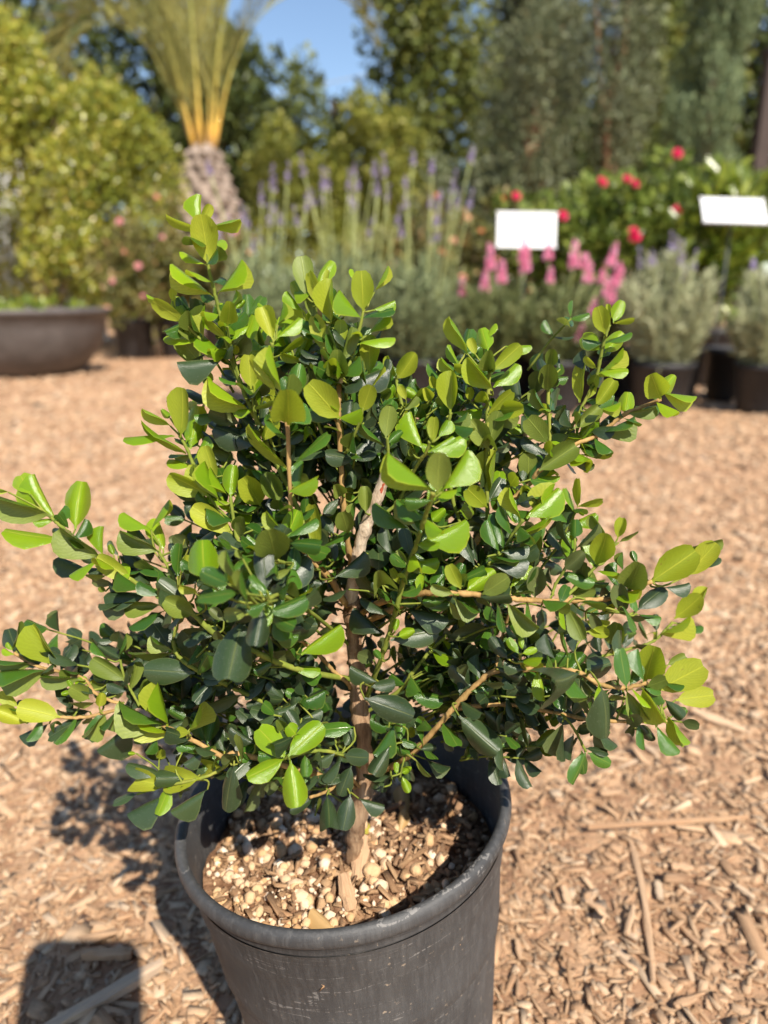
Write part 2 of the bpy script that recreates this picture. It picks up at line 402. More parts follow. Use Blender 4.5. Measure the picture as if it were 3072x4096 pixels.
TWIGS = """
-712 3008 4537 -722 3025 4537 -732 3050 4561
-712 3008 4537 -718 2987 4538 -715 2970 4558
-813 3000 4192 -815 3015 4185 -825 3040 4195
-813 3000 4192 -834 3021 4216 -917 3050 4274
-813 3000 4192 -847 3030 4206 -871 3050 4274
-670 3000 4233 -654 3007 4225 -633 3020 4237
-670 3000 4233 -649 3003 4229 -606 3020 4245
-796 3130 3966 -784 3139 3975 -785 3150 4000
-617 2960 4067 -612 2945 4058 -601 2920 4068
-454 2960 4115 -449 2966 4119 -433 2980 4134
-454 2960 4115 -451 2993 4123 -438 3030 4178
-454 2960 4115 -443 2989 4125 -442 3030 4182
-460 2980 4040 -458 3011 4035 -482 3050 4057
-458 2975 4058 -449 2961 4055 -423 2950 4065
-454 2960 4115 -448 2992 4150 -490 3050 4241
-621 2973 4037 -619 2993 4036 -592 3020 4047
-658 3000 4049 -640 3032 4029 -612 3080 4050
-658 3000 4049 -657 3031 4053 -632 3080 4094
-271 3020 4280 -292 3033 4271 -317 3050 4290
-280 3040 4329 -282 3065 4321 -272 3100 4340
-268 3013 4264 -287 3036 4254 -329 3080 4277
-339 3100 4178 -332 3085 4193 -339 3080 4231
-257 2987 4175 -236 2962 4166 -213 2940 4189
-277 3033 4312 -262 3046 4309 -243 3060 4327
-339 3100 4178 -315 3077 4176 -294 3060 4206
-260 2993 4203 -218 3011 4191 -174 3040 4227
-260 2993 4203 -218 3018 4186 -165 3020 4211
-126 2917 4066 -152 2906 4066 -177 2900 4097
-171 2880 4023 -171 2879 4035 -180 2880 4070
-106 2920 4143 -105 2957 4136 -132 3000 4162
-257 2987 4175 -211 2990 4168 -171 3040 4177
-338 3093 4137 -318 3105 4131 -311 3120 4139
-80 2930 4247 -94 2936 4273 -113 2970 4346
-80 2930 4247 -60 2948 4268 -55 2970 4338
-80 2930 4247 -68 2944 4260 -38 2960 4310
-82 2928 4241 -72 2941 4235 -42 2960 4241
-117 2920 4098 -120 2937 4100 -103 2960 4109
-106 2920 4143 -97 2958 4125 -65 3000 4145
-172 2875 3976 -117 2957 3937 -63 3050 3977
-179 2860 3945 -183 2886 3940 -159 2920 3949
-83 2800 3875 -70 2833 3883 -68 2880 3941
-83 2800 3875 -88 2852 3881 -52 2920 3940
-166 2880 3985 -150 2910 3967 -135 2960 3987
-376 2640 3936 -383 2653 3935 -402 2670 3951
-376 2640 3936 -358 2663 3921 -335 2700 3939
-96 2800 3825 -104 2820 3815 -115 2860 3829
-107 2807 3796 -99 2823 3791 -81 2840 3807
85 3150 3791 65 3095 3797 86 3050 3839
80 3127 3742 38 3043 3760 13 3020 3812
12 2790 3757 19 2895 3737 24 2950 3779
85 3150 3791 10 3136 3812 -18 3080 3875
81 3180 3809 24 3126 3839 -9 3100 3940
-324 3067 4020 -341 3049 4010 -364 3040 4022
81 3180 3809 110 3187 3807 151 3180 3838
81 3180 3809 96 3162 3820 98 3150 3856
-873 3000 3725 -884 3007 3734 -916 3020 3762
-873 3000 3725 -881 3020 3741 -925 3060 3788
-804 2970 3571 -807 2992 3571 -840 3020 3582
-772 2950 3514 -749 2952 3509 -729 2960 3526
-638 2845 3473 -659 2829 3466 -684 2820 3486
-675 2870 3377 -658 2871 3385 -652 2880 3408
-725 2920 3427 -730 2937 3432 -762 2960 3446
-633 2835 3436 -566 2879 3411 -524 2900 3440
-378 2900 3456 -392 2871 3449 -424 2840 3476
-804 2970 3571 -730 3007 3558 -711 3060 3577
-486 2940 3687 -493 2959 3682 -524 2980 3688
-650 3077 3740 -623 3060 3749 -621 3040 3768
-498 2940 3716 -503 2899 3702 -494 2860 3726
-498 2940 3716 -483 2909 3715 -498 2860 3735
-361 2632 3592 -349 2703 3585 -392 2780 3634
-534 2940 3804 -528 2952 3805 -516 2970 3825
-804 2970 3571 -716 3005 3567 -675 3060 3624
-788 2960 3543 -685 3006 3553 -653 3060 3601
-474 2947 3694 -461 2941 3689 -433 2940 3696
-421 2920 3542 -434 2958 3536 -483 3000 3568
-407 2913 3513 -407 2931 3521 -433 2960 3540
-179 2860 3652 -178 2885 3648 -205 2920 3657
-123 2820 3756 -125 2836 3751 -126 2860 3766
-179 2860 3652 -174 2884 3640 -148 2920 3652
12 2790 3757 -3 2823 3758 -23 2860 3805
12 2790 3757 3 2819 3775 12 2900 3829
82 3138 3766 59 3042 3773 87 2960 3841
182 2760 3748 196 2766 3745 220 2780 3760
-173 2860 3516 -163 2825 3501 -167 2760 3522
-48 2845 3438 -61 2820 3426 -75 2800 3439
-161 2870 3348 -149 2817 3333 -146 2720 3379
-314 2733 3304 -298 2723 3298 -259 2720 3307
-164 2867 3382 -150 2840 3373 -129 2820 3391
-314 2733 3304 -291 2714 3301 -270 2700 3327
169 2402 3627 181 2407 3622 204 2420 3634
135 2540 3436 124 2543 3437 98 2550 3449
140 2520 3467 172 2534 3470 182 2550 3487
95 2627 3264 119 2695 3244 109 2800 3286
-167 2863 3415 -169 2899 3401 -161 2940 3424
-173 2860 3516 -112 2948 3486 -94 3020 3521
-172 2860 3483 -138 2930 3452 -85 3020 3497
92 3020 3547 70 3032 3558 8 3040 3554
24 2877 3431 27 2959 3403 -16 3060 3438
-158 2873 3315 -174 2851 3315 -211 2840 3338
-109 2883 3239 -13 2894 3217 45 2940 3255
-176 2860 3584 -178 2938 3560 -216 3000 3597
139 2820 3640 141 2847 3648 129 2860 3670
152 2800 3670 128 2816 3672 106 2840 3709
438 2980 4003 399 2983 4008 344 3000 4067
438 2980 4003 437 2968 4027 428 2980 4081
438 2980 4003 416 2996 4030 416 3030 4112
438 2980 4003 441 2994 4047 503 3020 4095
438 2980 4003 433 2958 3997 443 2940 4004
432 2960 3908 446 2930 3905 440 2900 3928
437 2977 3987 393 2999 3964 321 3050 3997
436 2973 3971 393 2994 3945 306 3030 3973
431 2952 3832 446 2976 3833 483 2980 3838
431 2955 3862 440 2974 3858 435 3000 3871
432 2930 3653 441 2915 3659 438 2900 3684
432 2930 3653 443 2944 3653 466 2970 3678
705 2983 3711 585 3060 3707 543 3150 3717
268 2885 3813 257 2926 3814 292 2980 3825
433 2963 3924 428 2996 3921 395 3020 3939
431 2955 3862 404 3002 3838 369 3040 3865
438 2980 4003 420 3004 4009 384 3040 4059
182 2760 3748 194 2765 3746 217 2780 3761
707 3053 3988 689 3049 3987 671 3060 3996
707 3053 3988 728 3060 3980 752 3080 3995
703 3003 3794 710 3026 3787 724 3060 3808
748 2997 3705 758 3014 3698 759 3040 3710
704 2950 3616 728 2957 3619 800 2960 3621
432 2930 3653 432 2963 3646 467 3000 3658
680 2977 3608 670 2993 3604 664 3020 3621
85 3150 3791 168 3134 3813 224 3100 3907
85 3150 3791 162 3141 3795 206 3100 3857
85 3150 3791 175 3085 3793 242 3080 3841
920 3000 4184 920 2999 4194 916 3000 4222
911 3000 4140 907 2983 4135 894 2960 4149
843 3017 3849 853 2988 3837 881 2960 3854
834 3013 3831 847 2994 3828 894 2970 3839
797 3000 3758 787 2973 3752 796 2950 3763
889 3017 3968 884 3034 3962 876 3060 3978
1158 2980 3882 1157 2985 3892 1167 3000 3910
726 2955 3633 756 2967 3635 846 2980 3643
926 2982 3745 937 3003 3749 987 3030 3757
315 2907 3401 309 2873 3418 319 2860 3430
538 2963 3426 562 2995 3409 576 3050 3431
534 2777 3358 589 2801 3331 665 2840 3371
755 2920 3251 713 2915 3252 693 2920 3277
673 2900 3136 655 2877 3142 636 2860 3183
438 2740 3234 409 2711 3222 369 2700 3245
426 2753 3213 407 2741 3215 387 2740 3239
458 2698 3296 471 2705 3293 485 2720 3306
458 2698 3296 420 2679 3295 412 2660 3297
446 2723 3258 420 2689 3256 427 2660 3261
260 2570 3182 259 2586 3174 269 2620 3182
527 2587 3148 505 2619 3146 512 2660 3169
765 2680 3317 767 2689 3328 773 2720 3356
753 2677 3291 746 2694 3281 731 2720 3293
837 2637 3115 764 2613 3144 722 2580 3118
287 2563 3184 288 2541 3187 267 2520 3198
112 2653 3140 215 2632 3144 247 2600 3141
438 2907 3321 452 2931 3321 439 2960 3322
299 2850 3185 255 2872 3202 251 2900 3231
676 2637 3144 691 2671 3135 676 2740 3150
538 2827 2954 529 2837 2952 503 2840 2958
666 2620 3126 647 2634 3121 636 2640 3095
542 2800 3015 600 2740 3061 709 2700 3048
713 2753 2749 707 2783 2798 747 2780 2902
348 2887 3295 326 2865 3325 262 2840 3324
326 2900 3366 238 2850 3361 199 2840 3390
871 2720 3238 920 2765 3241 981 2820 3322
871 2720 3238 900 2776 3244 994 2840 3296
871 2720 3238 921 2775 3246 933 2840 3324
821 2693 3196 852 2728 3176 878 2780 3205
1095 2700 3176 1150 2717 3148 1253 2740 3183
1095 2700 3176 1142 2740 3206 1258 2780 3275
1095 2700 3176 1194 2737 3169 1361 2800 3197
982 2620 3070 996 2625 3066 1029 2640 3076
982 2620 3070 1002 2617 3062 1018 2620 3072
946 2620 3078 944 2612 3101 953 2600 3109
982 2620 3070 993 2629 3064 1031 2640 3057
968 2663 3136 959 2685 3125 958 2720 3139
1010 2675 3148 995 2696 3160 981 2720 3214
1095 2700 3176 1089 2739 3171 1065 2800 3216
1095 2700 3176 1109 2727 3143 1180 2760 3122
851 2633 3110 794 2674 3103 780 2700 3115
958 2620 3075 880 2610 3102 831 2620 3076
910 2620 3086 893 2664 3045 904 2700 3039
866 2630 3104 827 2656 3066 842 2700 3000
1427 3200 2750 1478 3218 2739 1562 3250 2793
1389 3177 2728 1402 3159 2732 1444 3150 2739
1333 3142 2696 1326 3125 2707 1320 3120 2742
934 2620 3081 944 2707 3056 931 2760 3089
881 2627 3098 866 2661 3096 884 2740 3102
946 2620 3078 842 2687 3042 772 2760 3079
-1466 2980 3368 -1497 2985 3395 -1570 3040 3453
-1445 2977 3348 -1451 2994 3339 -1469 3020 3351
-1377 2962 3289 -1376 2976 3287 -1373 3000 3303
-1322 2945 3250 -1343 2960 3254 -1410 2970 3264
-1196 2903 3168 -1232 2940 3145 -1268 3000 3178
-1196 2903 3168 -1198 2951 3144 -1224 3020 3171
-1151 2887 3144 -1174 2960 3112 -1221 3060 3151
-1268 2928 3212 -1265 2966 3135 -1334 3030 3085
-1295 2937 3231 -1272 2989 3164 -1321 3060 3125
-1044 2845 3095 -1020 2873 3061 -1027 2920 3053
-1023 2837 3087 -1012 2846 3068 -1023 2860 3049
-1085 2862 3111 -1117 2888 3114 -1222 2920 3114
-1173 2895 3156 -1166 2912 3107 -1211 2940 3065
-1064 2853 3103 -1054 2863 3058 -1093 2880 3010
-923 2800 2860 -916 2835 2928 -988 2880 2990
-923 2800 2860 -894 2804 2936 -936 2800 3001
-1218 2912 3180 -1197 2957 3130 -1234 3000 3097
-1106 2870 3119 -1087 2907 3086 -1113 2940 3060
-1196 2903 3168 -1209 2947 3074 -1248 2940 3029
-1466 2980 3368 -1519 2990 3405 -1645 3000 3474
-969 2902 3212 -969 2920 3204 -974 2950 3217
-980 2910 3227 -980 2926 3256 -1024 2960 3312
-980 2910 3227 -1005 2919 3249 -1015 2940 3318
-1002 2828 3079 -957 2866 3072 -953 2920 3094
-958 2893 3198 -979 2938 3172 -1033 3000 3198
-1002 2828 3079 -945 2912 3082 -967 3000 3086
-937 2877 3169 -924 2925 3168 -952 3040 3184
-1412 2815 2465 -1391 2853 2508 -1411 2950 2586
-1632 2880 2726 -1652 2894 2721 -1695 2940 2734
-1607 2880 2707 -1614 2912 2661 -1643 2960 2658
-1365 2870 2620 -1358 2854 2629 -1370 2840 2639
-1340 2850 2607 -1359 2827 2599 -1398 2820 2613
-1352 2860 2614 -1378 2827 2615 -1392 2820 2619
-1301 2820 2587 -1328 2826 2593 -1405 2820 2592
-1432 2813 2466 -1426 2840 2448 -1438 2880 2456
-1269 2810 2486 -1278 2804 2495 -1282 2800 2523
-1298 2813 2478 -1281 2843 2498 -1299 2880 2556
-1208 2910 2702 -1225 2899 2699 -1260 2900 2712
-1248 2807 2566 -1220 2843 2558 -1225 2880 2567
-1314 2830 2594 -1274 2855 2594 -1263 2880 2616
-1112 2813 2539 -1108 2857 2481 -1100 2900 2477
-1156 2850 2596 -1174 2868 2598 -1231 2920 2603
-1633 2840 2459 -1623 2830 2439 -1629 2820 2428
-1633 2840 2459 -1645 2849 2466 -1682 2860 2491
-1633 2840 2459 -1637 2862 2459 -1671 2900 2465
-1552 2825 2464 -1533 2845 2437 -1549 2860 2402
-1180 2800 2546 -1161 2781 2560 -1160 2760 2559
-1374 2818 2463 -1367 2839 2450 -1383 2860 2441
-1355 2820 2462 -1345 2848 2452 -1365 2880 2450
-821 2660 2443 -848 2680 2430 -920 2700 2444
-998 2720 2495 -991 2713 2477 -1006 2700 2454
-978 2710 2493 -979 2709 2476 -998 2700 2438
-907 2780 2834 -897 2810 2806 -930 2840 2777
-878 2750 2802 -895 2778 2785 -941 2820 2803
-951 2580 2277 -954 2717 2226 -1016 2840 2227
-416 2280 3272 -506 2233 3299 -611 2250 3369
-416 2280 3272 -427 2200 3324 -509 2150 3396
-398 2340 3260 -409 2342 3266 -422 2350 3291
-343 2500 3172 -395 2465 3166 -423 2450 3197
-416 2280 3272 -423 2278 3247 -410 2280 3229
-416 2280 3272 -387 2232 3287 -392 2200 3340
-416 2280 3272 -434 2197 3264 -445 2120 3334
-416 2280 3272 -430 2207 3301 -471 2150 3403
-416 2280 3272 -428 2227 3283 -473 2180 3357
-416 2280 3272 -403 2221 3319 -470 2150 3366
-416 2280 3272 -363 2218 3309 -382 2150 3332
-416 2280 3272 -429 2260 3258 -478 2250 3239
-331 2533 3146 -422 2491 3175 -519 2380 3161
-356 2467 3197 -409 2426 3201 -410 2340 3201
-572 2617 2921 -550 2541 2990 -458 2500 3050
-343 2500 3172 -423 2469 3128 -431 2440 3076
-866 2777 3112 -864 2760 3130 -863 2760 3177
-866 2777 3112 -863 2767 3129 -849 2760 3182
-809 2690 3084 -782 2680 3111 -774 2700 3165
-582 2770 3277 -576 2740 3274 -589 2720 3286
-582 2770 3277 -564 2731 3273 -554 2700 3307
-596 2777 3306 -532 2775 3320 -509 2800 3345
-615 2810 3311 -544 2818 3313 -514 2860 3339
-367 2520 3430 -369 2495 3429 -358 2480 3442
-713 2733 2696 -651 2719 2738 -643 2700 2771
-732 2727 2712 -699 2729 2733 -696 2740 2774
-835 2720 2786 -756 2744 2863 -742 2800 2905
-695 2740 2680 -759 2796 2644 -842 2860 2686
-762 2620 3061 -698 2558 3123 -707 2500 3214
-709 2607 3014 -683 2625 3020 -683 2660 3032
-682 2600 2991 -650 2598 3007 -643 2600 3047
-969 2902 3212 -876 2885 3260 -854 2880 3299
-948 2885 3184 -879 2907 3197 -845 2900 3253
-390 2687 2793 -506 2692 2790 -546 2700 2807
-672 2753 2658 -602 2768 2712 -583 2760 2743
-375 2507 3334 -338 2465 3347 -342 2420 3341
-416 2280 3272 -434 2288 3314 -488 2300 3427
-375 2507 3334 -456 2578 3307 -521 2600 3340
-625 2820 3326 -554 2830 3354 -507 2900 3350
-713 2733 2696 -653 2721 2734 -644 2700 2770
-684 2747 2669 -604 2752 2752 -579 2740 2783
-591 2790 2586 -603 2794 2589 -638 2800 2586
-854 2667 2457 -851 2650 2466 -839 2640 2499
-854 2667 2457 -829 2633 2490 -833 2620 2512
-699 2610 2408 -728 2636 2389 -783 2700 2409
-745 2567 2347 -706 2626 2322 -712 2720 2351
-864 2570 2305 -898 2604 2346 -875 2640 2403
-951 2580 2277 -945 2608 2272 -968 2640 2279
-951 2580 2277 -979 2607 2248 -1085 2620 2202
-922 2577 2287 -912 2580 2269 -922 2580 2245
-778 2560 2333 -752 2574 2304 -761 2580 2261
-645 2580 2419 -631 2555 2435 -625 2520 2423
-654 2580 2408 -642 2549 2408 -612 2540 2418
-584 2590 2420 -552 2590 2440 -548 2600 2474
-627 2580 2442 -609 2538 2428 -588 2500 2458
-951 2580 2277 -1001 2670 2245 -1019 2750 2285
-951 2580 2277 -996 2672 2293 -1119 2750 2319
-951 2580 2277 -832 2646 2264 -783 2740 2282
-807 2563 2324 -774 2598 2295 -788 2660 2275
-951 2580 2277 -928 2708 2217 -923 2800 2226
-208 2813 2116 -377 2809 2157 -587 2800 2128
-168 2857 2067 -353 2866 2032 -547 2840 2067
-871 2670 2465 -787 2783 2525 -777 2900 2552
-555 2800 2558 -592 2845 2585 -702 2900 2580
-555 2800 2558 -503 2851 2603 -494 2860 2641
-381 2370 2572 -384 2351 2580 -370 2340 2601
-381 2370 2572 -373 2357 2593 -359 2320 2596
-333 2425 2548 -360 2473 2552 -407 2500 2610
-316 2443 2540 -361 2463 2573 -360 2500 2610
-284 2480 2525 -349 2527 2549 -346 2600 2598
-481 2820 2502 -467 2738 2548 -381 2680 2619
-284 2480 2525 -286 2577 2590 -365 2660 2637
-182 2560 2451 -124 2586 2501 -127 2600 2557
-199 2547 2464 -191 2528 2474 -166 2520 2475
-182 2560 2451 -276 2510 2470 -318 2500 2454
-199 2547 2464 -194 2558 2472 -205 2580 2484
-182 2560 2451 -178 2572 2448 -166 2600 2459
-179 2590 2313 -152 2567 2327 -156 2540 2346
-170 2617 2398 -145 2588 2420 -137 2540 2409
-244 2540 2282 -244 2556 2324 -274 2560 2347
-229 2540 2289 -235 2530 2293 -239 2500 2293
-209 2560 2298 -170 2539 2325 -140 2480 2315
-151 2700 2218 -168 2609 2250 -107 2520 2261
103 2680 2399 99 2673 2498 45 2640 2541
99 2673 2389 77 2659 2440 22 2600 2459
75 2640 2307 68 2621 2308 32 2600 2311
103 2680 2399 89 2685 2401 74 2700 2421
111 2717 2333 113 2758 2326 120 2800 2362
96 2667 2379 115 2649 2382 119 2640 2388
-45 2787 2679 -82 2722 2692 -54 2660 2713
-45 2787 2679 -100 2677 2712 -80 2560 2719
-481 2820 2502 -427 2708 2527 -418 2660 2543
-481 2820 2502 -390 2824 2571 -376 2840 2622
-481 2820 2502 -471 2810 2538 -409 2800 2624
-288 2727 2215 -395 2703 2255 -531 2700 2223
-327 2683 2264 -359 2641 2308 -443 2600 2300
28 2800 2206 33 2702 2197 0 2660 2210
31 2720 3089 3 2699 3136 -25 2740 3204
69 2643 3160 35 2665 3156 -3 2660 3177
-273 2820 3180 -262 2749 3165 -201 2700 3193
-248 2850 3148 -221 2807 3141 -237 2760 3149
-17 2760 3056 -46 2743 3110 -147 2720 3133
-47 2813 3012 -16 2826 3012 -3 2840 3032
25 2673 2969 32 2641 2966 44 2620 2990
25 2673 2969 19 2615 2974 57 2580 2987
40 2663 3034 46 2691 3043 90 2720 3047
54 2653 3097 78 2645 3102 151 2640 3107
100 2623 3285 104 2645 3276 103 2680 3292
31 2720 3089 18 2705 3097 -11 2700 3127
-116 2890 3198 -37 2883 3168 34 2900 3209
-273 2837 3198 -238 2820 3194 -209 2820 3220
-10 2720 2824 2 2667 2828 -12 2640 2854
-45 2787 2679 -15 2738 2683 -25 2700 2710
-343 2717 2892 -363 2651 2877 -338 2600 2896
-45 2787 2679 -31 2822 2698 -45 2840 2740
-18 2733 2790 21 2784 2778 30 2820 2803
47 2707 3100 74 2729 3126 73 2800 3180
204 2840 3096 142 2797 3164 135 2800 3219
-135 2920 2827 -167 2948 2859 -228 3000 2843
-138 2920 2898 -197 2962 2931 -294 3040 2905
-144 2920 2760 -142 2971 2780 -190 3080 2777
532 2490 2956 524 2473 2964 534 2460 2977
544 2523 2906 527 2527 2899 493 2540 2910
484 2633 2802 462 2623 2822 464 2600 2839
409 2660 2621 413 2674 2634 396 2700 2670
168 2870 2713 242 2878 2687 357 2860 2724
408 2657 2741 438 2672 2729 452 2700 2742
419 2653 2752 454 2654 2772 522 2640 2757
473 2660 2624 464 2673 2584 464 2700 2572
519 2660 2624 520 2686 2566 514 2720 2554
312 2660 2633 287 2612 2658 308 2540 2649
519 2660 2624 496 2738 2561 527 2800 2442
593 2650 2623 583 2659 2612 580 2660 2582
623 2640 2623 615 2672 2610 630 2700 2561
496 2660 2624 488 2713 2669 493 2800 2653
623 2640 2623 640 2666 2598 659 2700 2608
681 2620 2622 679 2639 2591 679 2660 2587
215 2880 2771 205 2862 2786 216 2840 2793
519 2840 2839 519 2857 2749 501 2900 2719
656 2707 2765 645 2699 2773 629 2700 2803
599 2660 2781 602 2656 2796 623 2660 2830
599 2660 2781 603 2648 2802 637 2640 2826
686 2540 2861 690 2546 2869 689 2560 2894
731 2530 2861 735 2543 2869 739 2560 2904
105 2867 2624 189 2893 2663 247 2960 2636
97 2870 2609 209 2903 2649 312 2960 2614
169 2687 2420 142 2637 2434 158 2600 2446
92 2660 2369 102 2633 2396 136 2600 2393
127 2700 2358 134 2675 2366 180 2640 2369
760 2523 2861 767 2489 2881 736 2400 2926
837 2520 2825 815 2550 2828 829 2600 2829
964 2500 2805 958 2476 2804 950 2460 2825
1101 2530 2631 1099 2599 2647 1099 2650 2741
1140 2537 2626 1116 2579 2655 1143 2620 2719
1159 2540 2624 1167 2616 2621 1252 2680 2636
1116 2573 2775 1067 2565 2781 1050 2560 2779
1159 2540 2624 1155 2588 2662 1170 2600 2686
1159 2540 2624 1165 2547 2625 1188 2560 2632
806 2520 2843 805 2464 2895 821 2380 2882
855 2540 2630 849 2518 2634 832 2500 2666
1012 2523 2636 1016 2500 2620 1017 2480 2625
1159 2540 2624 1190 2594 2594 1254 2600 2580
1159 2540 2624 1183 2552 2619 1225 2560 2576
790 2515 2580 810 2541 2601 864 2560 2596
753 2553 2625 736 2528 2651 723 2500 2646
932 2507 2806 937 2522 2827 944 2560 2894
1012 2523 2636 1026 2541 2667 1001 2560 2711
976 2960 2684 1005 2935 2698 1035 2900 2772
1083 3020 2677 1068 2962 2754 1114 2950 2815
791 2520 2852 782 2620 2899 850 2700 2951
1152 2600 2757 1152 2649 2760 1205 2700 2793
918 2533 2633 899 2559 2675 934 2600 2721
1140 2537 2626 1141 2563 2670 1132 2600 2676
949 2530 2634 994 2587 2714 970 2640 2757
"""
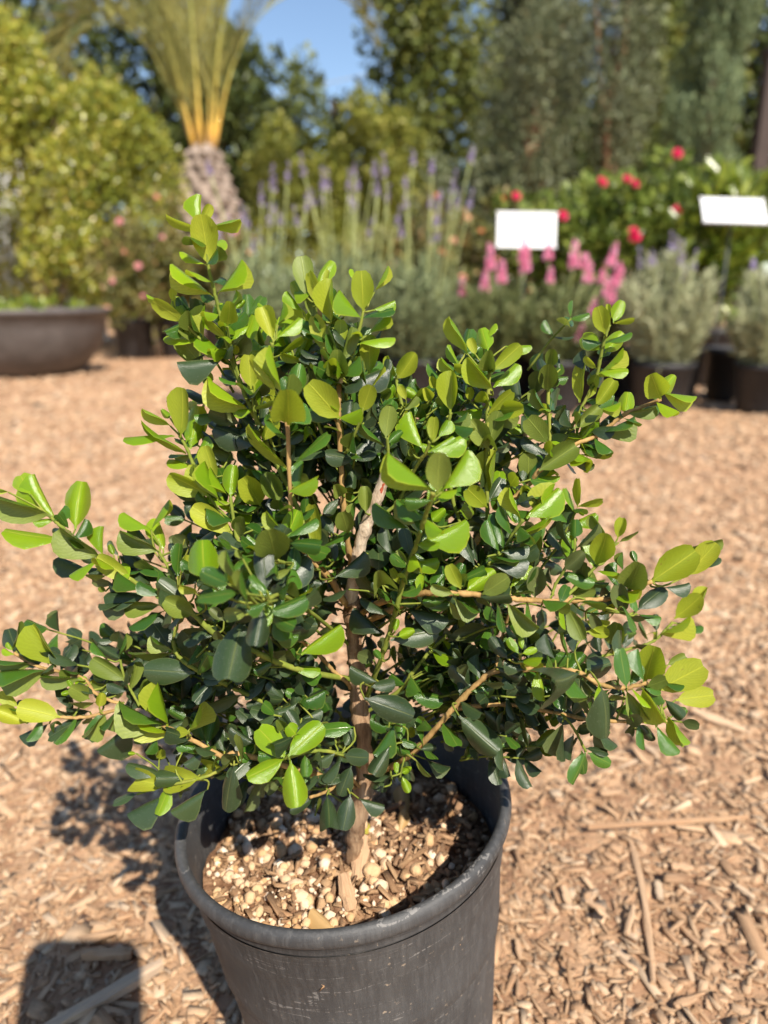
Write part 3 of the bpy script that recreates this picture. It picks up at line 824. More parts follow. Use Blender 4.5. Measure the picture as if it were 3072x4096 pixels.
# base xyz, direction, normal, length, width/length, age, branch
LEAVES = """
-519 2380 3161 -7 -85 -52 27 -52 81 252 55 o 52
-458 2500 3050 89 44 -10 44 -79 43 229 55 o 19
1095 2700 3176 73 -11 68 41 86 -31 223 55 y 40
1143 2620 2719 82 -4 57 37 80 -47 224 55 y 46
-423 2450 3197 49 40 78 -37 -71 60 221 52 o 52
-611 2250 3369 -20 81 55 16 -53 83 201 55 y 52
-80 2560 2719 94 -10 -33 9 -86 51 227 48 o 28
308 2540 2649 74 -39 -54 -7 -85 52 223 49 o 45
-807 2700 2757 -98 -13 14 18 -85 49 222 51 o 21
-524 2980 3688 -92 10 39 21 -70 68 226 54 o 8
821 2380 2882 22 -37 -90 37 -82 43 207 54 o 45
736 2400 2926 -52 -78 34 80 -31 51 267 55 o 45
-1373 3000 3303 7 43 90 41 -83 37 228 48 y 19
1099 2650 2741 1 -22 98 44 88 19 218 55 y 46
28 2660 2931 97 11 23 -9 -72 69 208 51 o 28
-1491 2880 2681 -33 6 94 4 100 -5 243 51 y 22
-177 2820 3827 -53 -44 72 -39 89 24 211 55 y 3
-1240 2920 3193 -73 -2 68 4 100 8 229 52 m 19
-1461 2970 3372 -94 14 32 25 91 34 260 51 m 19
-701 3000 4412 -9 -3 100 -23 97 1 190 55 y 8
-370 2340 2601 74 40 54 6 -84 54 180 52 y 26
-1411 2950 2586 -53 73 44 9 -46 88 243 55 o 24
-350 2580 3844 9 -63 77 -10 77 63 222 55 y 7
-941 2820 2803 -60 31 74 22 -82 53 198 55 o 21
-779 2550 2340 -85 40 -35 53 69 -49 205 55 y 25
-631 2800 3350 -83 7 56 -16 92 -35 199 47 y 17
-863 2970 3722 20 13 97 39 90 -20 215 52 y 16
-383 2380 2564 -72 46 52 1 -74 68 176 55 y 26
186 2380 3641 3 -2 100 9 100 2 156 55 m 28
-625 2520 2423 -28 -31 -91 -41 -82 40 210 48 o 25
-838 3020 3661 15 38 91 15 -92 36 208 45 y 16
-1469 3020 3351 -47 34 82 73 -38 57 234 46 y 19
654 2920 3589 81 1 59 18 95 -25 194 47 m 31
-422 2350 3291 -11 35 93 17 -92 36 164 47 o 52
636 2860 3183 -2 19 98 34 92 -17 188 52 m 37
-398 2450 3366 2 -70 72 -31 68 67 230 55 m 54
1253 2740 3183 61 7 79 38 85 -36 184 49 y 40
-1105 2780 2476 -85 -18 -50 -37 -48 80 241 45 o 24
-1464 2800 2474 -92 -13 36 -32 78 -54 187 55 y 24
580 2760 3429 68 33 66 -50 -45 74 194 54 y 38
-338 2600 2896 77 26 59 -34 -61 72 202 45 y 51
445 2920 3487 12 9 99 74 65 -15 199 54 y 32
138 2560 3393 88 20 43 -36 -32 88 208 50 y 28
369 2700 3245 -29 45 84 54 -65 54 198 53 o 39
-948 2700 2486 -82 0 57 14 97 20 250 44 m 24
-359 2320 2596 20 -77 -61 7 -61 79 171 55 y 26
-1410 2970 3264 -98 -10 14 16 -17 97 268 47 y 19
1001 2680 3142 2 -42 91 47 80 36 197 55 m 40
871 2720 3237 12 -17 98 38 92 11 177 55 y 41
-785 3150 4000 -64 13 76 -11 96 -26 177 55 m 10
-148 2920 3652 64 37 67 -40 -59 70 204 52 o 3
-317 3050 4290 -13 17 98 -8 98 -19 174 49 m 14
-736 2880 3487 -82 7 57 14 99 7 186 51 y 18
-422 2250 3271 -12 -62 -78 20 -78 59 143 55 o 52
270 2880 3845 2 21 98 37 91 -20 166 54 y 33
-762 2960 3446 -92 20 34 -5 -92 40 184 46 o 16
-842 2860 2686 -24 11 96 23 97 -5 196 54 o 21
-946 2580 2277 -84 49 -22 50 58 -64 185 55 y 25
-205 2920 3657 -88 33 35 26 -28 92 231 52 o 3
323 2580 3186 82 29 49 3 -87 48 149 55 y 40
-1094 2860 3118 -83 7 55 -2 99 -15 186 47 y 19
829 2600 2829 87 50 -6 43 -68 59 170 55 o 45
-524 2900 3440 -37 -37 85 -43 88 20 183 55 y 17
1018 2480 2817 59 -7 -81 59 72 36 188 50 y 45
-554 2940 3830 -70 4 71 45 79 41 222 45 y 8
-410 2280 3229 90 22 37 -22 -49 84 156 53 m 52
-386 2360 2577 -88 -33 -34 -17 -45 88 162 52 y 26
692 2960 3698 -64 -18 74 -8 98 17 167 55 m 35
-976 2900 3230 -86 13 50 16 99 1 191 48 m 20
522 2640 2757 66 -30 -69 -4 -93 36 158 55 o 45
479 2560 3145 80 -9 -60 20 97 12 162 50 m 40
-82 2920 4238 -4 -23 97 -4 97 23 160 55 y 4
440 2900 3928 -60 0 80 37 89 28 176 45 y 32
-63 3050 3977 0 14 99 -2 99 -14 165 50 y 4
1029 2640 3076 75 37 55 -33 -51 80 166 50 o 43
1252 2680 2636 96 -14 24 25 81 -52 162 55 y 46
-376 2840 2622 -96 14 -22 5 93 36 210 55 o 21
438 2900 3684 -57 1 82 1 100 0 157 55 m 32
-213 2940 4189 3 5 100 46 88 -6 180 44 y 14
172 2400 3639 -68 15 72 66 55 51 214 45 y 28
-270 2700 3327 -4 15 99 55 83 -11 186 44 y 53
-227 2940 4069 -31 24 92 35 93 -12 171 44 y 14
-1570 3040 3453 -58 69 42 1 -52 86 180 55 y 19
291 2900 2825 97 -4 22 14 89 -44 174 49 o 50
-363 2520 3428 24 76 60 29 -65 70 148 55 y 53
-1174 2860 2622 -76 13 64 -7 96 -28 179 48 m 23
693 2920 3277 64 31 70 -65 -27 71 205 50 o 37
-756 2600 3074 -77 -28 58 -49 83 -26 151 55 m 19
90 2720 3047 99 1 -12 12 -21 97 194 54 o 28
1150 2960 3885 -51 -49 70 -2 83 56 179 55 y 31
622 2980 3504 -3 4 100 20 98 -4 156 55 m 31
-450 2950 4128 -33 23 92 -8 96 -27 142 55 y 13
435 2940 3684 29 17 94 14 97 -21 162 46 m 32
1434 3200 2771 65 -7 76 45 83 -32 178 55 y 44
-311 3120 4139 -66 17 73 3 98 -20 154 52 y 15
-424 2840 3476 -49 -7 87 -27 96 -7 150 55 m 8
-539 2900 3935 -4 5 100 -18 98 -6 144 53 y 12
599 2600 3145 4 16 99 22 96 -16 136 55 o 40
204 2420 3634 49 38 78 -76 -25 60 187 51 y 28
437 2880 3438 -67 -28 68 -28 95 12 156 55 y 32
-546 2700 2807 97 3 26 -12 94 33 181 52 o 19
-1027 2920 3053 -69 42 59 58 -18 80 194 50 o 19
-729 2960 3526 -17 23 96 16 97 -20 166 47 y 16
-761 2580 2261 -91 -20 -38 -29 -35 89 187 45 o 25
-974 2950 3217 -22 49 85 62 -60 50 169 48 y 20
-783 2700 2409 -43 63 65 13 -67 73 159 55 m 24
665 2840 3371 29 21 93 87 35 -35 193 49 y 38
-335 2700 3939 12 41 90 16 -91 39 130 55 m 7
2 2700 2935 -69 41 60 45 -41 80 177 48 o 28
950 2460 2825 -8 35 93 32 -88 36 163 45 m 45
443 2940 4004 71 15 69 -13 99 -9 150 47 y 32
-1370 2840 2443 -91 -30 -30 -18 -36 91 189 51 o 24
965 2500 2791 62 -13 -78 43 88 19 155 47 m 45
-509 2150 3396 -88 38 26 -19 -81 55 112 55 m 52
722 2580 3118 50 -16 -85 33 94 2 145 48 m 43
-640 2850 3491 7 51 86 41 -80 44 156 44 y 17
98 2550 3449 -75 24 61 54 -31 78 177 53 m 28
158 2780 3705 -21 41 89 66 -61 44 174 48 y 29
-380 2650 3946 -15 20 97 81 59 1 187 52 y 7
-185 2860 3968 3 -43 90 -6 90 44 154 55 m 3
-25 2740 3204 -1 94 33 0 -33 94 178 55 o 40
380 2540 3190 64 -37 68 55 84 -5 140 55 m 40
453 2960 3933 65 41 64 -40 -53 75 163 51 y 32
-470 2150 3366 -99 -15 1 3 -17 98 147 52 m 52
7 2780 3756 13 26 96 -1 96 -27 129 55 m 30
-988 2880 2990 -99 11 -8 12 98 -14 162 45 m 21
-612 2540 2418 60 72 36 35 -63 69 151 55 m 25
485 2720 3306 3 48 87 59 -72 37 168 48 m 39
-742 2800 2905 -79 41 -45 52 84 -15 153 55 o 21
59 3350 3921 56 -10 83 12 99 4 156 55 y 34
107 2860 2574 98 -19 -9 3 -31 95 175 51 m 50
968 2620 3067 -23 21 95 26 95 -15 137 50 o 43
-654 2980 4046 -98 -20 7 14 -37 92 195 54 o 9
-922 2580 2245 -94 -18 -28 -29 1 96 204 50 o 25
-140 2480 2315 -19 -71 -68 7 -70 71 142 55 o 27
1035 2900 2772 2 -17 99 38 91 15 155 55 m 44
913 3000 4071 67 36 65 5 -89 45 138 50 y 36
-712 2720 2351 -59 44 68 16 -76 63 149 50 o 25
-1629 2820 2428 -86 -5 50 -36 76 -54 152 50 y 24
-127 2600 2557 -98 -20 10 16 -36 92 157 48 m 26
-621 3040 3768 -91 -13 39 -21 96 -16 142 51 o 10
-1334 3030 3085 -88 33 34 35 -3 94 211 47 o 19
-968 2640 2279 -90 13 42 40 -18 90 174 45 o 25
836 3040 3860 2 27 96 89 43 -14 182 45 y 36
-658 3000 4184 -25 66 71 6 -72 69 137 55 y 8
-816 3000 4194 -79 -3 61 24 91 35 150 50 y 9
-1100 2900 2477 7 -2 100 -32 95 4 151 55 m 23
-159 2920 3949 87 24 42 -30 -40 87 200 46 o 3
-137 2540 2409 -41 -45 -79 -19 -81 56 135 53 o 26
396 2700 2670 -62 35 70 33 -69 64 156 47 o 46
-392 2780 3634 -70 7 71 61 58 54 237 44 y 7
-249 3000 4245 -29 28 92 69 73 0 165 46 y 14
881 2960 3854 53 3 85 25 95 -19 138 48 y 36
-88 2800 3855 32 -17 93 8 99 15 129 55 y 6
-1507 2860 2676 -99 14 3 13 80 59 258 44 m 22
693 3020 3904 -11 -31 94 19 93 33 145 55 m 35
45 2640 2541 -62 -34 -71 -58 -41 70 159 51 m 55
-589 2720 3286 -70 42 58 -3 -83 56 133 49 o 17
269 2620 3182 42 68 60 9 -69 72 130 55 m 40
796 2950 3763 74 13 66 0 98 -20 142 44 m 36
-940 2680 2505 -5 17 98 74 67 -8 217 51 y 24
-201 2700 3193 73 32 60 -47 -40 79 171 45 o 54
-1370 2840 2639 -99 9 10 12 96 26 188 44 m 22
723 2500 2646 13 -10 -99 87 48 7 168 45 o 47
-920 2700 2444 -86 1 51 20 93 31 197 48 y 24
-621 3000 3940 -61 61 50 -27 -76 60 133 55 o 9
629 2700 2803 -23 34 91 22 -90 39 145 46 o 44
-1695 2940 2734 -54 72 43 15 -42 89 158 55 o 22
22 2600 2459 -52 -70 -50 15 -64 75 139 55 o 55
103 2680 3292 -16 47 87 39 -77 49 140 45 o 28
908 2970 3732 86 -3 50 -27 81 52 170 50 m 31
175 2760 3705 81 38 44 -36 -28 89 173 50 y 29
-638 2800 2586 -96 6 -26 -4 93 36 178 46 o 21
428 2980 4081 -19 62 76 -29 -77 56 126 55 y 32
-839 2640 2499 36 26 90 -79 60 14 157 55 y 24
-3 2660 3177 -13 -71 69 -33 69 65 174 55 m 28
1167 3000 3910 61 59 53 10 -71 69 129 55 y 31
-514 2860 3339 -69 59 42 -24 -73 63 131 55 o 16
34 2900 3209 -11 33 94 61 -72 32 145 54 o 1
-3 2840 3032 -69 5 73 42 84 34 167 48 o 40
461 2680 3312 -25 39 89 50 -73 46 143 48 m 39
-160 2880 4049 33 10 94 -66 74 16 141 48 m 3
1258 2780 3275 88 1 48 -13 97 22 147 50 m 40
-1214 2940 2690 -86 31 39 2 -76 65 142 48 o 23
-1023 2860 3049 -97 24 4 7 12 99 219 53 o 19
-272 3100 4340 38 30 88 -19 -90 39 128 53 y 14
-338 2600 3687 67 20 72 -66 -28 69 187 53 m 7
-25 2700 2710 -84 24 48 28 -56 78 139 49 o 28
772 2760 3079 43 8 90 -41 91 12 165 44 m 43
-410 2340 3201 75 -66 -6 -48 -61 63 117 55 m 52
894 3000 4083 -47 79 40 -70 -61 38 138 55 y 36
344 3000 4067 -27 26 93 90 41 15 167 54 y 32
427 2660 3261 96 16 22 -19 -15 97 162 52 o 39
-494 2860 3726 35 7 94 -41 91 8 122 53 y 8
-953 2920 3094 -78 31 54 48 -23 84 163 47 m 19
-166 2520 2475 74 50 -45 66 -64 39 135 55 o 26
-695 2600 2353 -61 62 -49 79 52 -33 155 55 y 25
512 2660 3169 71 24 66 -27 -77 57 128 45 y 40
831 2480 2516 91 -6 -41 21 -79 58 121 51 m 47
-548 2600 2474 -85 30 44 26 -49 83 134 48 o 24
-318 3060 3989 48 39 78 -9 -87 49 128 51 o 15
297 2540 3212 -45 6 89 26 96 7 112 55 y 40
-1438 2880 2456 -52 38 76 82 -4 57 167 53 o 24
-482 3050 4057 -66 22 71 66 -26 70 180 54 y 13
1021 3000 3817 24 61 76 -23 -72 65 123 55 y 31
427 2640 2610 75 -27 -60 2 -91 42 121 52 o 46
623 2660 2830 67 33 67 -7 -87 49 123 49 o 44
-1244 2780 2504 -73 -18 -66 -45 86 26 146 51 m 24
894 2960 4149 -39 -31 87 13 91 38 125 55 y 36
-1093 2880 3010 -98 16 -7 10 83 55 167 54 o 19
1345 3150 2704 78 -3 62 -18 94 28 185 48 y 44
433 2940 3823 64 3 77 -48 80 36 143 54 y 32
724 2660 3243 58 -22 78 47 88 -10 117 55 o 42
895 3040 3958 58 5 81 -56 75 36 171 48 y 36
556 2760 3424 -29 16 94 81 56 16 150 47 y 38
-863 2760 3177 -3 50 86 90 -36 24 141 53 m 20
-825 3040 4195 -36 49 79 45 -65 61 124 49 y 9
-177 2900 4097 5 18 98 -7 98 -17 116 48 y 4
483 2980 3838 70 -70 15 72 69 -8 137 55 y 32
312 2960 2614 -12 31 -94 25 93 27 140 55 o 50
178 2760 3705 80 33 49 -21 -62 76 131 45 y 29
450 2940 3444 47 34 81 -33 -78 52 132 44 o 32
-75 2800 3439 -4 21 98 -3 98 -21 117 49 m 1
-732 3050 4561 0 33 94 86 -49 18 137 47 y 8
-146 2720 3379 -13 -58 80 -26 80 54 139 55 m 3
-239 2500 2293 12 -97 -22 0 -22 97 158 55 o 27
319 2860 3430 60 78 -17 79 -55 27 144 55 y 33
-94 3020 3521 -55 -21 81 -26 96 7 123 55 o 3
-478 2250 3239 -95 27 -13 30 86 -41 94 55 m 52
-730 3080 3835 -83 20 52 45 -30 84 166 48 o 10
-360 2500 2610 93 35 8 24 -78 57 111 55 o 26
151 2640 3107 100 6 2 3 -69 72 120 47 m 28
-747 3000 4116 -94 18 28 23 -28 93 171 53 y 9
-294 3060 4206 -8 19 98 -8 98 -19 113 51 m 15
-126 2860 3766 1 35 93 73 -64 23 139 45 o 6
-329 3080 4277 -50 46 73 -8 -87 49 121 45 y 14
493 2540 2910 -61 37 70 -10 -91 40 108 52 o 48
429 2970 4014 -100 6 -1 4 64 77 146 53 y 32
842 2700 3000 86 28 -42 -39 90 -19 114 55 y 43
-433 2980 4134 65 42 64 -32 -60 73 136 54 y 13
-376 2550 3422 -57 23 79 50 86 11 126 47 y 53
-691 3000 4293 -72 2 69 63 45 63 204 47 y 8
464 2600 2839 85 -51 -15 -37 -76 53 112 55 o 45
-509 2800 3345 -80 54 24 -35 -76 55 113 55 m 17
-381 2680 2619 90 31 31 -22 -29 93 141 47 m 21
-643 2700 2771 -98 -9 -16 -13 -22 97 138 53 o 21
-644 2700 2770 -98 -18 -7 1 -39 92 138 44 o 21
-748 2920 3504 -43 8 90 42 90 13 137 48 y 16
-774 2700 3165 -43 67 61 6 -65 76 112 55 o 20
-402 2670 3951 -54 18 82 74 56 36 163 47 y 7
13 3020 3812 25 86 45 29 -51 81 128 55 m 34
-1016 2840 2227 -73 -16 66 -52 76 -38 123 55 o 25
-692 3000 4549 91 3 42 -37 51 77 135 45 y 8
-1024 2960 3312 -80 34 49 50 -6 87 167 47 y 20
-711 3060 3577 -83 23 50 28 -60 75 132 46 o 16
109 2800 3286 -43 47 77 -11 -88 47 111 49 o 28
-431 2440 3076 99 4 -11 12 -39 91 112 50 m 52
-1268 3000 3178 1 37 93 88 -44 17 138 47 y 19
-624 2920 4183 24 -52 82 -9 83 55 122 55 y 11
-1154 2860 2579 30 16 94 -77 62 14 140 47 m 23
270 2540 3172 88 -5 -47 24 90 36 119 50 m 40
466 2970 3678 39 39 83 -83 -25 50 158 51 o 32
-612 3080 4050 24 36 90 -46 -78 43 135 46 m 9
-587 2800 2128 -50 -6 -86 -53 80 26 148 49 o 24
357 2860 2724 52 -33 79 54 84 0 123 55 o 50
-683 2660 3032 -82 54 20 -30 -70 65 108 55 o 19
-744 3000 4129 13 19 97 55 80 -23 137 46 y 9
-471 2150 3403 -34 19 92 68 73 9 120 51 m 52
778 2600 2651 -82 48 -30 57 70 -44 114 55 o 46
-494 2860 2641 -71 -70 -11 51 -61 61 128 55 o 21
936 3000 4193 40 41 82 -12 -86 49 104 51 y 36
-1320 2800 2566 -47 -44 77 -75 66 -8 130 55 m 22
-395 2700 2776 100 5 6 -4 -30 95 126 51 y 19
-156 2540 2346 -98 -13 15 17 -21 96 125 49 o 27
1027 2980 3820 96 2 28 -12 93 35 124 46 m 31
-729 3000 4545 -95 -1 32 26 53 80 141 48 y 8
-54 2660 2713 99 5 13 -6 -70 71 106 54 o 28
24 2950 3779 -3 -63 78 -2 78 63 136 55 m 30
-246 2960 4038 -96 14 24 4 -79 61 110 52 o 14
12 2900 3829 28 80 54 27 -60 75 112 55 m 30
-433 2960 3540 -86 35 36 9 -59 80 120 49 o 8
-107 2520 2261 97 2 -25 25 -14 96 123 52 o 27
773 2720 3356 17 76 63 -20 -60 77 107 55 m 42
501 2900 2719 -26 39 88 72 -53 45 157 47 o 49
-673 3010 4303 58 13 81 -81 13 56 175 54 y 8
189 2740 3747 13 28 95 56 77 -30 105 50 y 29
-896 3000 3721 -98 -14 17 17 -1 99 212 53 y 16
-177 2540 2440 -82 -32 -48 -40 -29 87 117 54 o 26
-45 2840 2740 -72 -44 53 -61 77 -19 118 55 o 28
-197 2840 3563 -52 69 51 -28 -70 66 105 55 o 3
933 2840 3324 -46 12 88 65 72 24 116 50 m 41
804 2480 2526 18 -34 -92 22 -90 37 103 53 m 47
526 2600 3172 57 21 80 -57 80 19 131 51 m 40
-1643 2960 2658 -44 31 85 79 -31 52 133 45 o 22
-967 3000 3086 -100 5 3 5 98 -17 118 45 o 19
-304 2560 2240 -74 -67 2 49 -53 69 117 55 o 27
-930 2840 2777 -100 0 -6 -4 69 72 213 46 m 21
-840 3020 3582 -92 18 35 22 -50 84 118 54 y 16
247 2960 2636 -31 50 -81 55 79 28 131 55 o 50
-358 2480 3442 67 43 61 -54 -28 79 134 50 m 53
-847 2980 3651 -84 7 54 51 49 71 240 51 y 16
987 2520 2803 45 42 79 -60 -51 61 98 54 m 45
1040 2520 2623 73 -22 -65 8 -91 40 99 50 o 46
-1160 2760 2559 -74 -12 -66 -53 71 46 141 49 m 22
-483 3000 3568 -70 9 71 -14 96 -25 109 46 o 8
-923 2780 2819 -80 6 60 14 99 8 118 51 m 21
-1682 2860 2491 -80 7 59 -17 93 -34 110 53 y 24
659 2700 2608 2 21 98 84 52 -13 123 50 o 46
693 3020 3810 -45 9 89 76 56 33 133 44 m 35
-592 3020 4047 87 24 44 22 -97 10 95 55 y 8
493 2800 2653 17 48 -86 0 87 49 121 55 o 46
-211 2840 3338 -63 34 70 -2 -91 42 96 55 o 3
780 2700 3115 88 -30 37 42 85 -33 98 55 m 43
-445 2120 3334 9 7 99 84 53 -11 127 47 m 52
267 2520 3198 -92 5 38 5 100 0 98 46 m 40
944 2560 2894 4 42 91 49 -80 34 124 44 o 45
1562 3250 2793 44 20 88 78 41 -48 127 52 y 44
182 2760 3748 18 18 97 55 80 -25 100 50 y 29
-516 2970 3825 35 25 90 -79 60 14 116 52 y 8
-1589 2880 2697 -99 2 17 11 83 55 174 48 m 22
981 2820 3322 15 13 98 34 93 -17 96 52 y 41
1159 2980 3908 100 -5 1 2 62 79 141 48 y 31
182 2550 3487 -84 10 53 51 49 71 164 49 m 28
-544 2960 3764 -66 62 42 -33 -74 59 100 55 o 8
-259 2720 3307 79 25 56 -54 -17 83 152 49 m 53
-519 2940 3830 22 14 97 82 51 -26 155 48 y 8
-653 3060 3601 -88 9 46 18 97 16 112 48 o 16
-1321 3060 3125 -91 23 35 -1 -85 53 101 55 o 19
247 2600 3141 -99 -14 -9 9 -90 43 95 46 m 40
-135 2960 3987 -1 47 89 56 -73 39 107 45 o 4
199 2840 3390 69 56 46 26 -78 56 96 55 y 33
-228 3000 2843 -46 40 -79 40 89 22 114 55 o 0
765 2680 3321 56 1 83 -58 72 38 145 53 o 42
-588 2500 2458 4 9 99 75 66 -9 132 50 m 24
-409 2800 2624 70 0 71 21 95 -21 101 51 o 21
1104 2520 2623 73 -41 -55 53 -17 83 147 51 m 46
1160 2540 2649 72 -9 -68 62 51 59 147 52 y 46
-161 2940 3424 25 14 96 28 94 -21 105 46 y 3
-334 2660 3538 17 48 86 97 -24 -6 160 45 m 7
850 2700 2951 97 -24 6 24 87 -43 92 55 y 45
543 3150 3717 97 18 17 3 -77 63 103 54 y 35
-696 2740 2774 -82 24 52 25 -67 70 95 54 o 21
-644 2980 4126 -66 11 74 56 73 40 126 45 y 8
828 2920 3426 11 27 96 94 29 -19 133 47 y 37
-845 2900 3253 -55 -45 70 -62 79 2 107 55 o 20
-623 2980 4118 47 47 75 -26 -74 62 112 45 y 11
-294 3040 2905 -47 46 -75 43 86 26 115 55 o 0
-443 2600 2300 -71 3 -71 22 96 -18 101 45 o 24
-1006 2700 2454 -94 -29 -19 15 -84 52 99 49 m 24
-392 2200 3340 -63 31 72 58 -43 69 90 45 m 52
-237 2760 3149 -95 -7 31 32 -29 90 113 53 o 2
40 2640 3042 -75 23 61 63 -4 78 160 44 o 28
707 3060 4001 -8 -33 94 21 92 34 101 55 m 35
-702 2900 2580 -90 12 -41 28 90 -34 97 55 o 21
-783 2740 2282 -86 35 37 1 -72 69 95 55 o 25
-531 2700 2223 -36 27 -89 22 95 20 103 55 o 24
-579 2740 2783 -71 -23 -67 -53 -44 72 115 53 o 21
-1033 3000 3198 -53 27 80 84 4 54 162 46 o 20
119 2640 2388 -86 47 20 -24 -72 65 95 55 m 55
-715 2970 4558 40 17 90 -59 80 11 89 50 y 8
-103 2960 4109 89 25 37 -30 -27 91 155 51 y 4
-1085 2620 2202 -96 -17 -20 -18 -13 97 113 54 o 25
74 2700 2421 1 49 87 -2 -87 49 94 52 m 55
-521 2800 2564 -96 -21 -17 4 -73 69 104 45 o 21
1188 2560 2632 91 31 27 4 -72 70 87 52 m 46
-418 2660 2543 -58 81 -10 -56 -30 77 121 55 o 21
-433 2940 3696 78 27 57 -35 -57 74 113 49 o 12
-682 2600 2983 -98 12 17 11 -40 91 103 45 o 19
-85 3020 3497 24 25 94 93 24 -29 176 51 o 3
45 2940 3255 -48 45 75 -10 -88 47 95 49 o 1
-916 3020 3762 -74 18 64 53 74 40 136 45 y 16
771 2500 2848 77 -2 -64 25 93 27 90 55 o 45
-205 2580 2484 -83 54 15 -30 -65 70 93 55 o 26
724 3060 3808 24 34 91 61 -78 13 121 45 o 35
-209 2820 3220 -19 45 87 5 -88 47 86 55 o 2
747 2780 2902 59 -41 70 63 77 -8 99 55 o 44
958 2720 3139 24 48 84 54 -79 30 114 46 m 40
64 3350 3902 83 -28 -48 -5 -90 43 104 47 y 34
395 3020 3939 -78 -23 58 -19 97 12 89 55 m 32
1205 2700 2793 87 5 48 25 81 -52 90 50 m 45
878 2780 3205 -10 34 94 73 -61 30 130 52 o 41
-365 2660 2637 -95 -17 -24 -23 -13 97 116 51 o 26
15 2800 3731 76 28 59 12 -95 30 81 55 m 30
831 2620 3076 47 30 -83 -10 95 29 89 55 o 43
-875 2640 2403 96 3 28 -21 76 62 154 54 m 25
770 2500 2592 -1 -34 -94 64 -72 25 111 52 o 47
576 3050 3431 -19 50 84 -23 -86 46 98 46 o 31
-114 2880 3325 23 39 89 69 -71 13 109 45 o 1
1050 2560 2779 97 12 -22 25 -29 92 97 54 m 45
-423 2950 4065 74 14 66 -65 41 64 122 54 y 13
1170 2600 2686 45 -84 -31 -55 -54 64 99 55 o 46
-216 3000 3597 -50 -23 84 -28 96 10 91 55 o 3
-167 2760 3522 -30 -61 74 -45 77 45 103 55 m 3
757 2680 3317 -46 19 87 87 26 41 138 54 o 42
-1383 2860 2441 -99 4 11 8 92 38 137 46 o 24
439 2960 3322 -98 19 6 16 94 -31 89 52 o 31
-9 3100 3940 28 34 90 -53 -72 44 107 44 o 34
-193 2880 3475 -54 -66 -52 35 -74 58 89 55 o 3
30 2820 2803 -63 -28 73 -45 89 -5 93 55 o 28
-896 2780 3074 -94 33 3 27 83 -48 86 55 m 19
-655 2860 3497 -45 8 89 70 64 30 142 49 y 17
-1234 3000 3097 -96 -5 29 28 -39 88 110 47 o 19
-675 3060 3624 -59 26 77 73 57 37 160 49 o 16
321 3050 3997 -41 42 81 62 -52 59 123 47 y 32
-936 2800 3001 -98 -11 -15 -16 11 98 171 52 m 21
-1211 2940 3065 -97 19 13 21 96 16 102 51 o 19
-196 2520 2495 -94 -25 -25 -17 -30 94 94 51 o 26
761 3000 3732 97 -6 -22 12 96 27 88 53 m 36
250 2560 3154 79 6 -61 36 76 54 113 46 m 40
-1225 2880 2567 -90 0 43 10 97 21 117 49 m 22
-346 2600 2598 88 33 34 -23 -31 92 95 55 o 26
981 3020 3786 37 78 50 -3 -53 85 94 55 m 31
306 3030 3973 -61 23 76 65 70 31 107 44 y 32
800 2960 3621 100 -8 -4 9 91 41 96 50 o 31
864 2560 2596 79 -17 -59 56 60 57 136 53 o 47
57 2580 2987 87 46 16 31 -78 55 81 55 y 28
141 2620 3144 15 45 88 72 -66 22 100 50 y 40
-554 2700 3307 -20 20 96 81 59 4 132 51 m 17
-643 2600 3047 -71 11 69 -25 88 -39 78 55 o 19
876 3060 3978 -16 33 93 59 -72 36 112 51 o 36
529 2780 3322 71 9 70 -62 54 57 194 44 y 38
-777 2900 2552 -91 4 -42 20 91 -35 89 55 o 24
-342 3040 4031 -86 -2 51 29 81 52 98 51 y 15
-1113 2940 3060 -99 -9 14 0 84 54 117 54 o 19
846 2980 3643 99 2 11 -10 63 77 137 46 y 31
412 2660 3297 99 2 11 -10 68 73 128 54 m 39
832 2500 2666 -36 13 92 83 50 25 112 47 o 46
731 2720 3293 -37 34 86 47 -73 49 99 46 o 42
-1156 2840 2585 -89 23 39 39 -8 92 110 50 o 23
-547 2840 2067 -11 -45 89 -51 79 33 108 55 o 24
527 2800 2442 68 -21 -70 53 81 27 110 54 y 46
54 3350 3926 -20 20 96 70 72 0 112 47 y 34
-382 2150 3332 -98 -8 -18 -15 -29 95 79 54 m 52
-180 2880 4070 -39 6 92 82 48 31 125 49 m 3
-635 2960 4043 -63 42 65 73 3 68 185 45 y 8
905 3010 3743 55 29 78 -72 -32 62 102 53 o 31
-166 2600 2459 32 71 63 12 -69 72 86 55 o 26
-1282 2800 2523 26 5 96 -32 95 3 87 52 y 24
827 2500 2522 100 -6 -7 6 -17 98 97 50 o 47
473 2700 3305 93 29 24 -24 -4 97 125 47 o 39
1180 2760 3122 98 9 20 -19 -8 98 112 51 o 40
-473 2180 3357 -46 8 88 46 87 16 77 54 y 52
701 2700 3162 80 30 51 -41 -34 85 95 47 o 42
-115 2860 3829 -7 65 76 0 -76 65 78 55 o 6
832 2920 3431 94 1 34 -21 79 58 112 53 y 37
-849 2760 3182 26 6 96 -83 53 19 96 53 y 20
-274 2560 2347 -79 -32 -51 -43 -29 85 96 50 o 27
32 2600 2311 -100 -3 3 2 21 98 128 49 o 55
827 2940 3391 -25 37 89 71 -55 43 128 47 y 37
-998 2700 2438 -64 -31 -70 -35 -70 62 89 54 m 24
953 2600 3109 56 -26 -79 63 -47 61 117 46 m 43
-684 2820 3486 -19 24 95 89 45 6 174 51 y 17
503 3020 4095 98 20 8 0 -36 93 121 48 y 32
-339 3080 4231 -51 35 79 71 -35 61 121 45 y 15
-42 2960 4241 83 29 48 -28 -53 80 100 51 y 4
503 2840 2958 -84 -39 37 49 -83 25 85 55 o 49
-583 2760 2743 -85 -35 -40 -17 -52 84 90 51 o 21
-147 2720 3133 -91 -8 -41 -41 -7 91 118 54 o 40
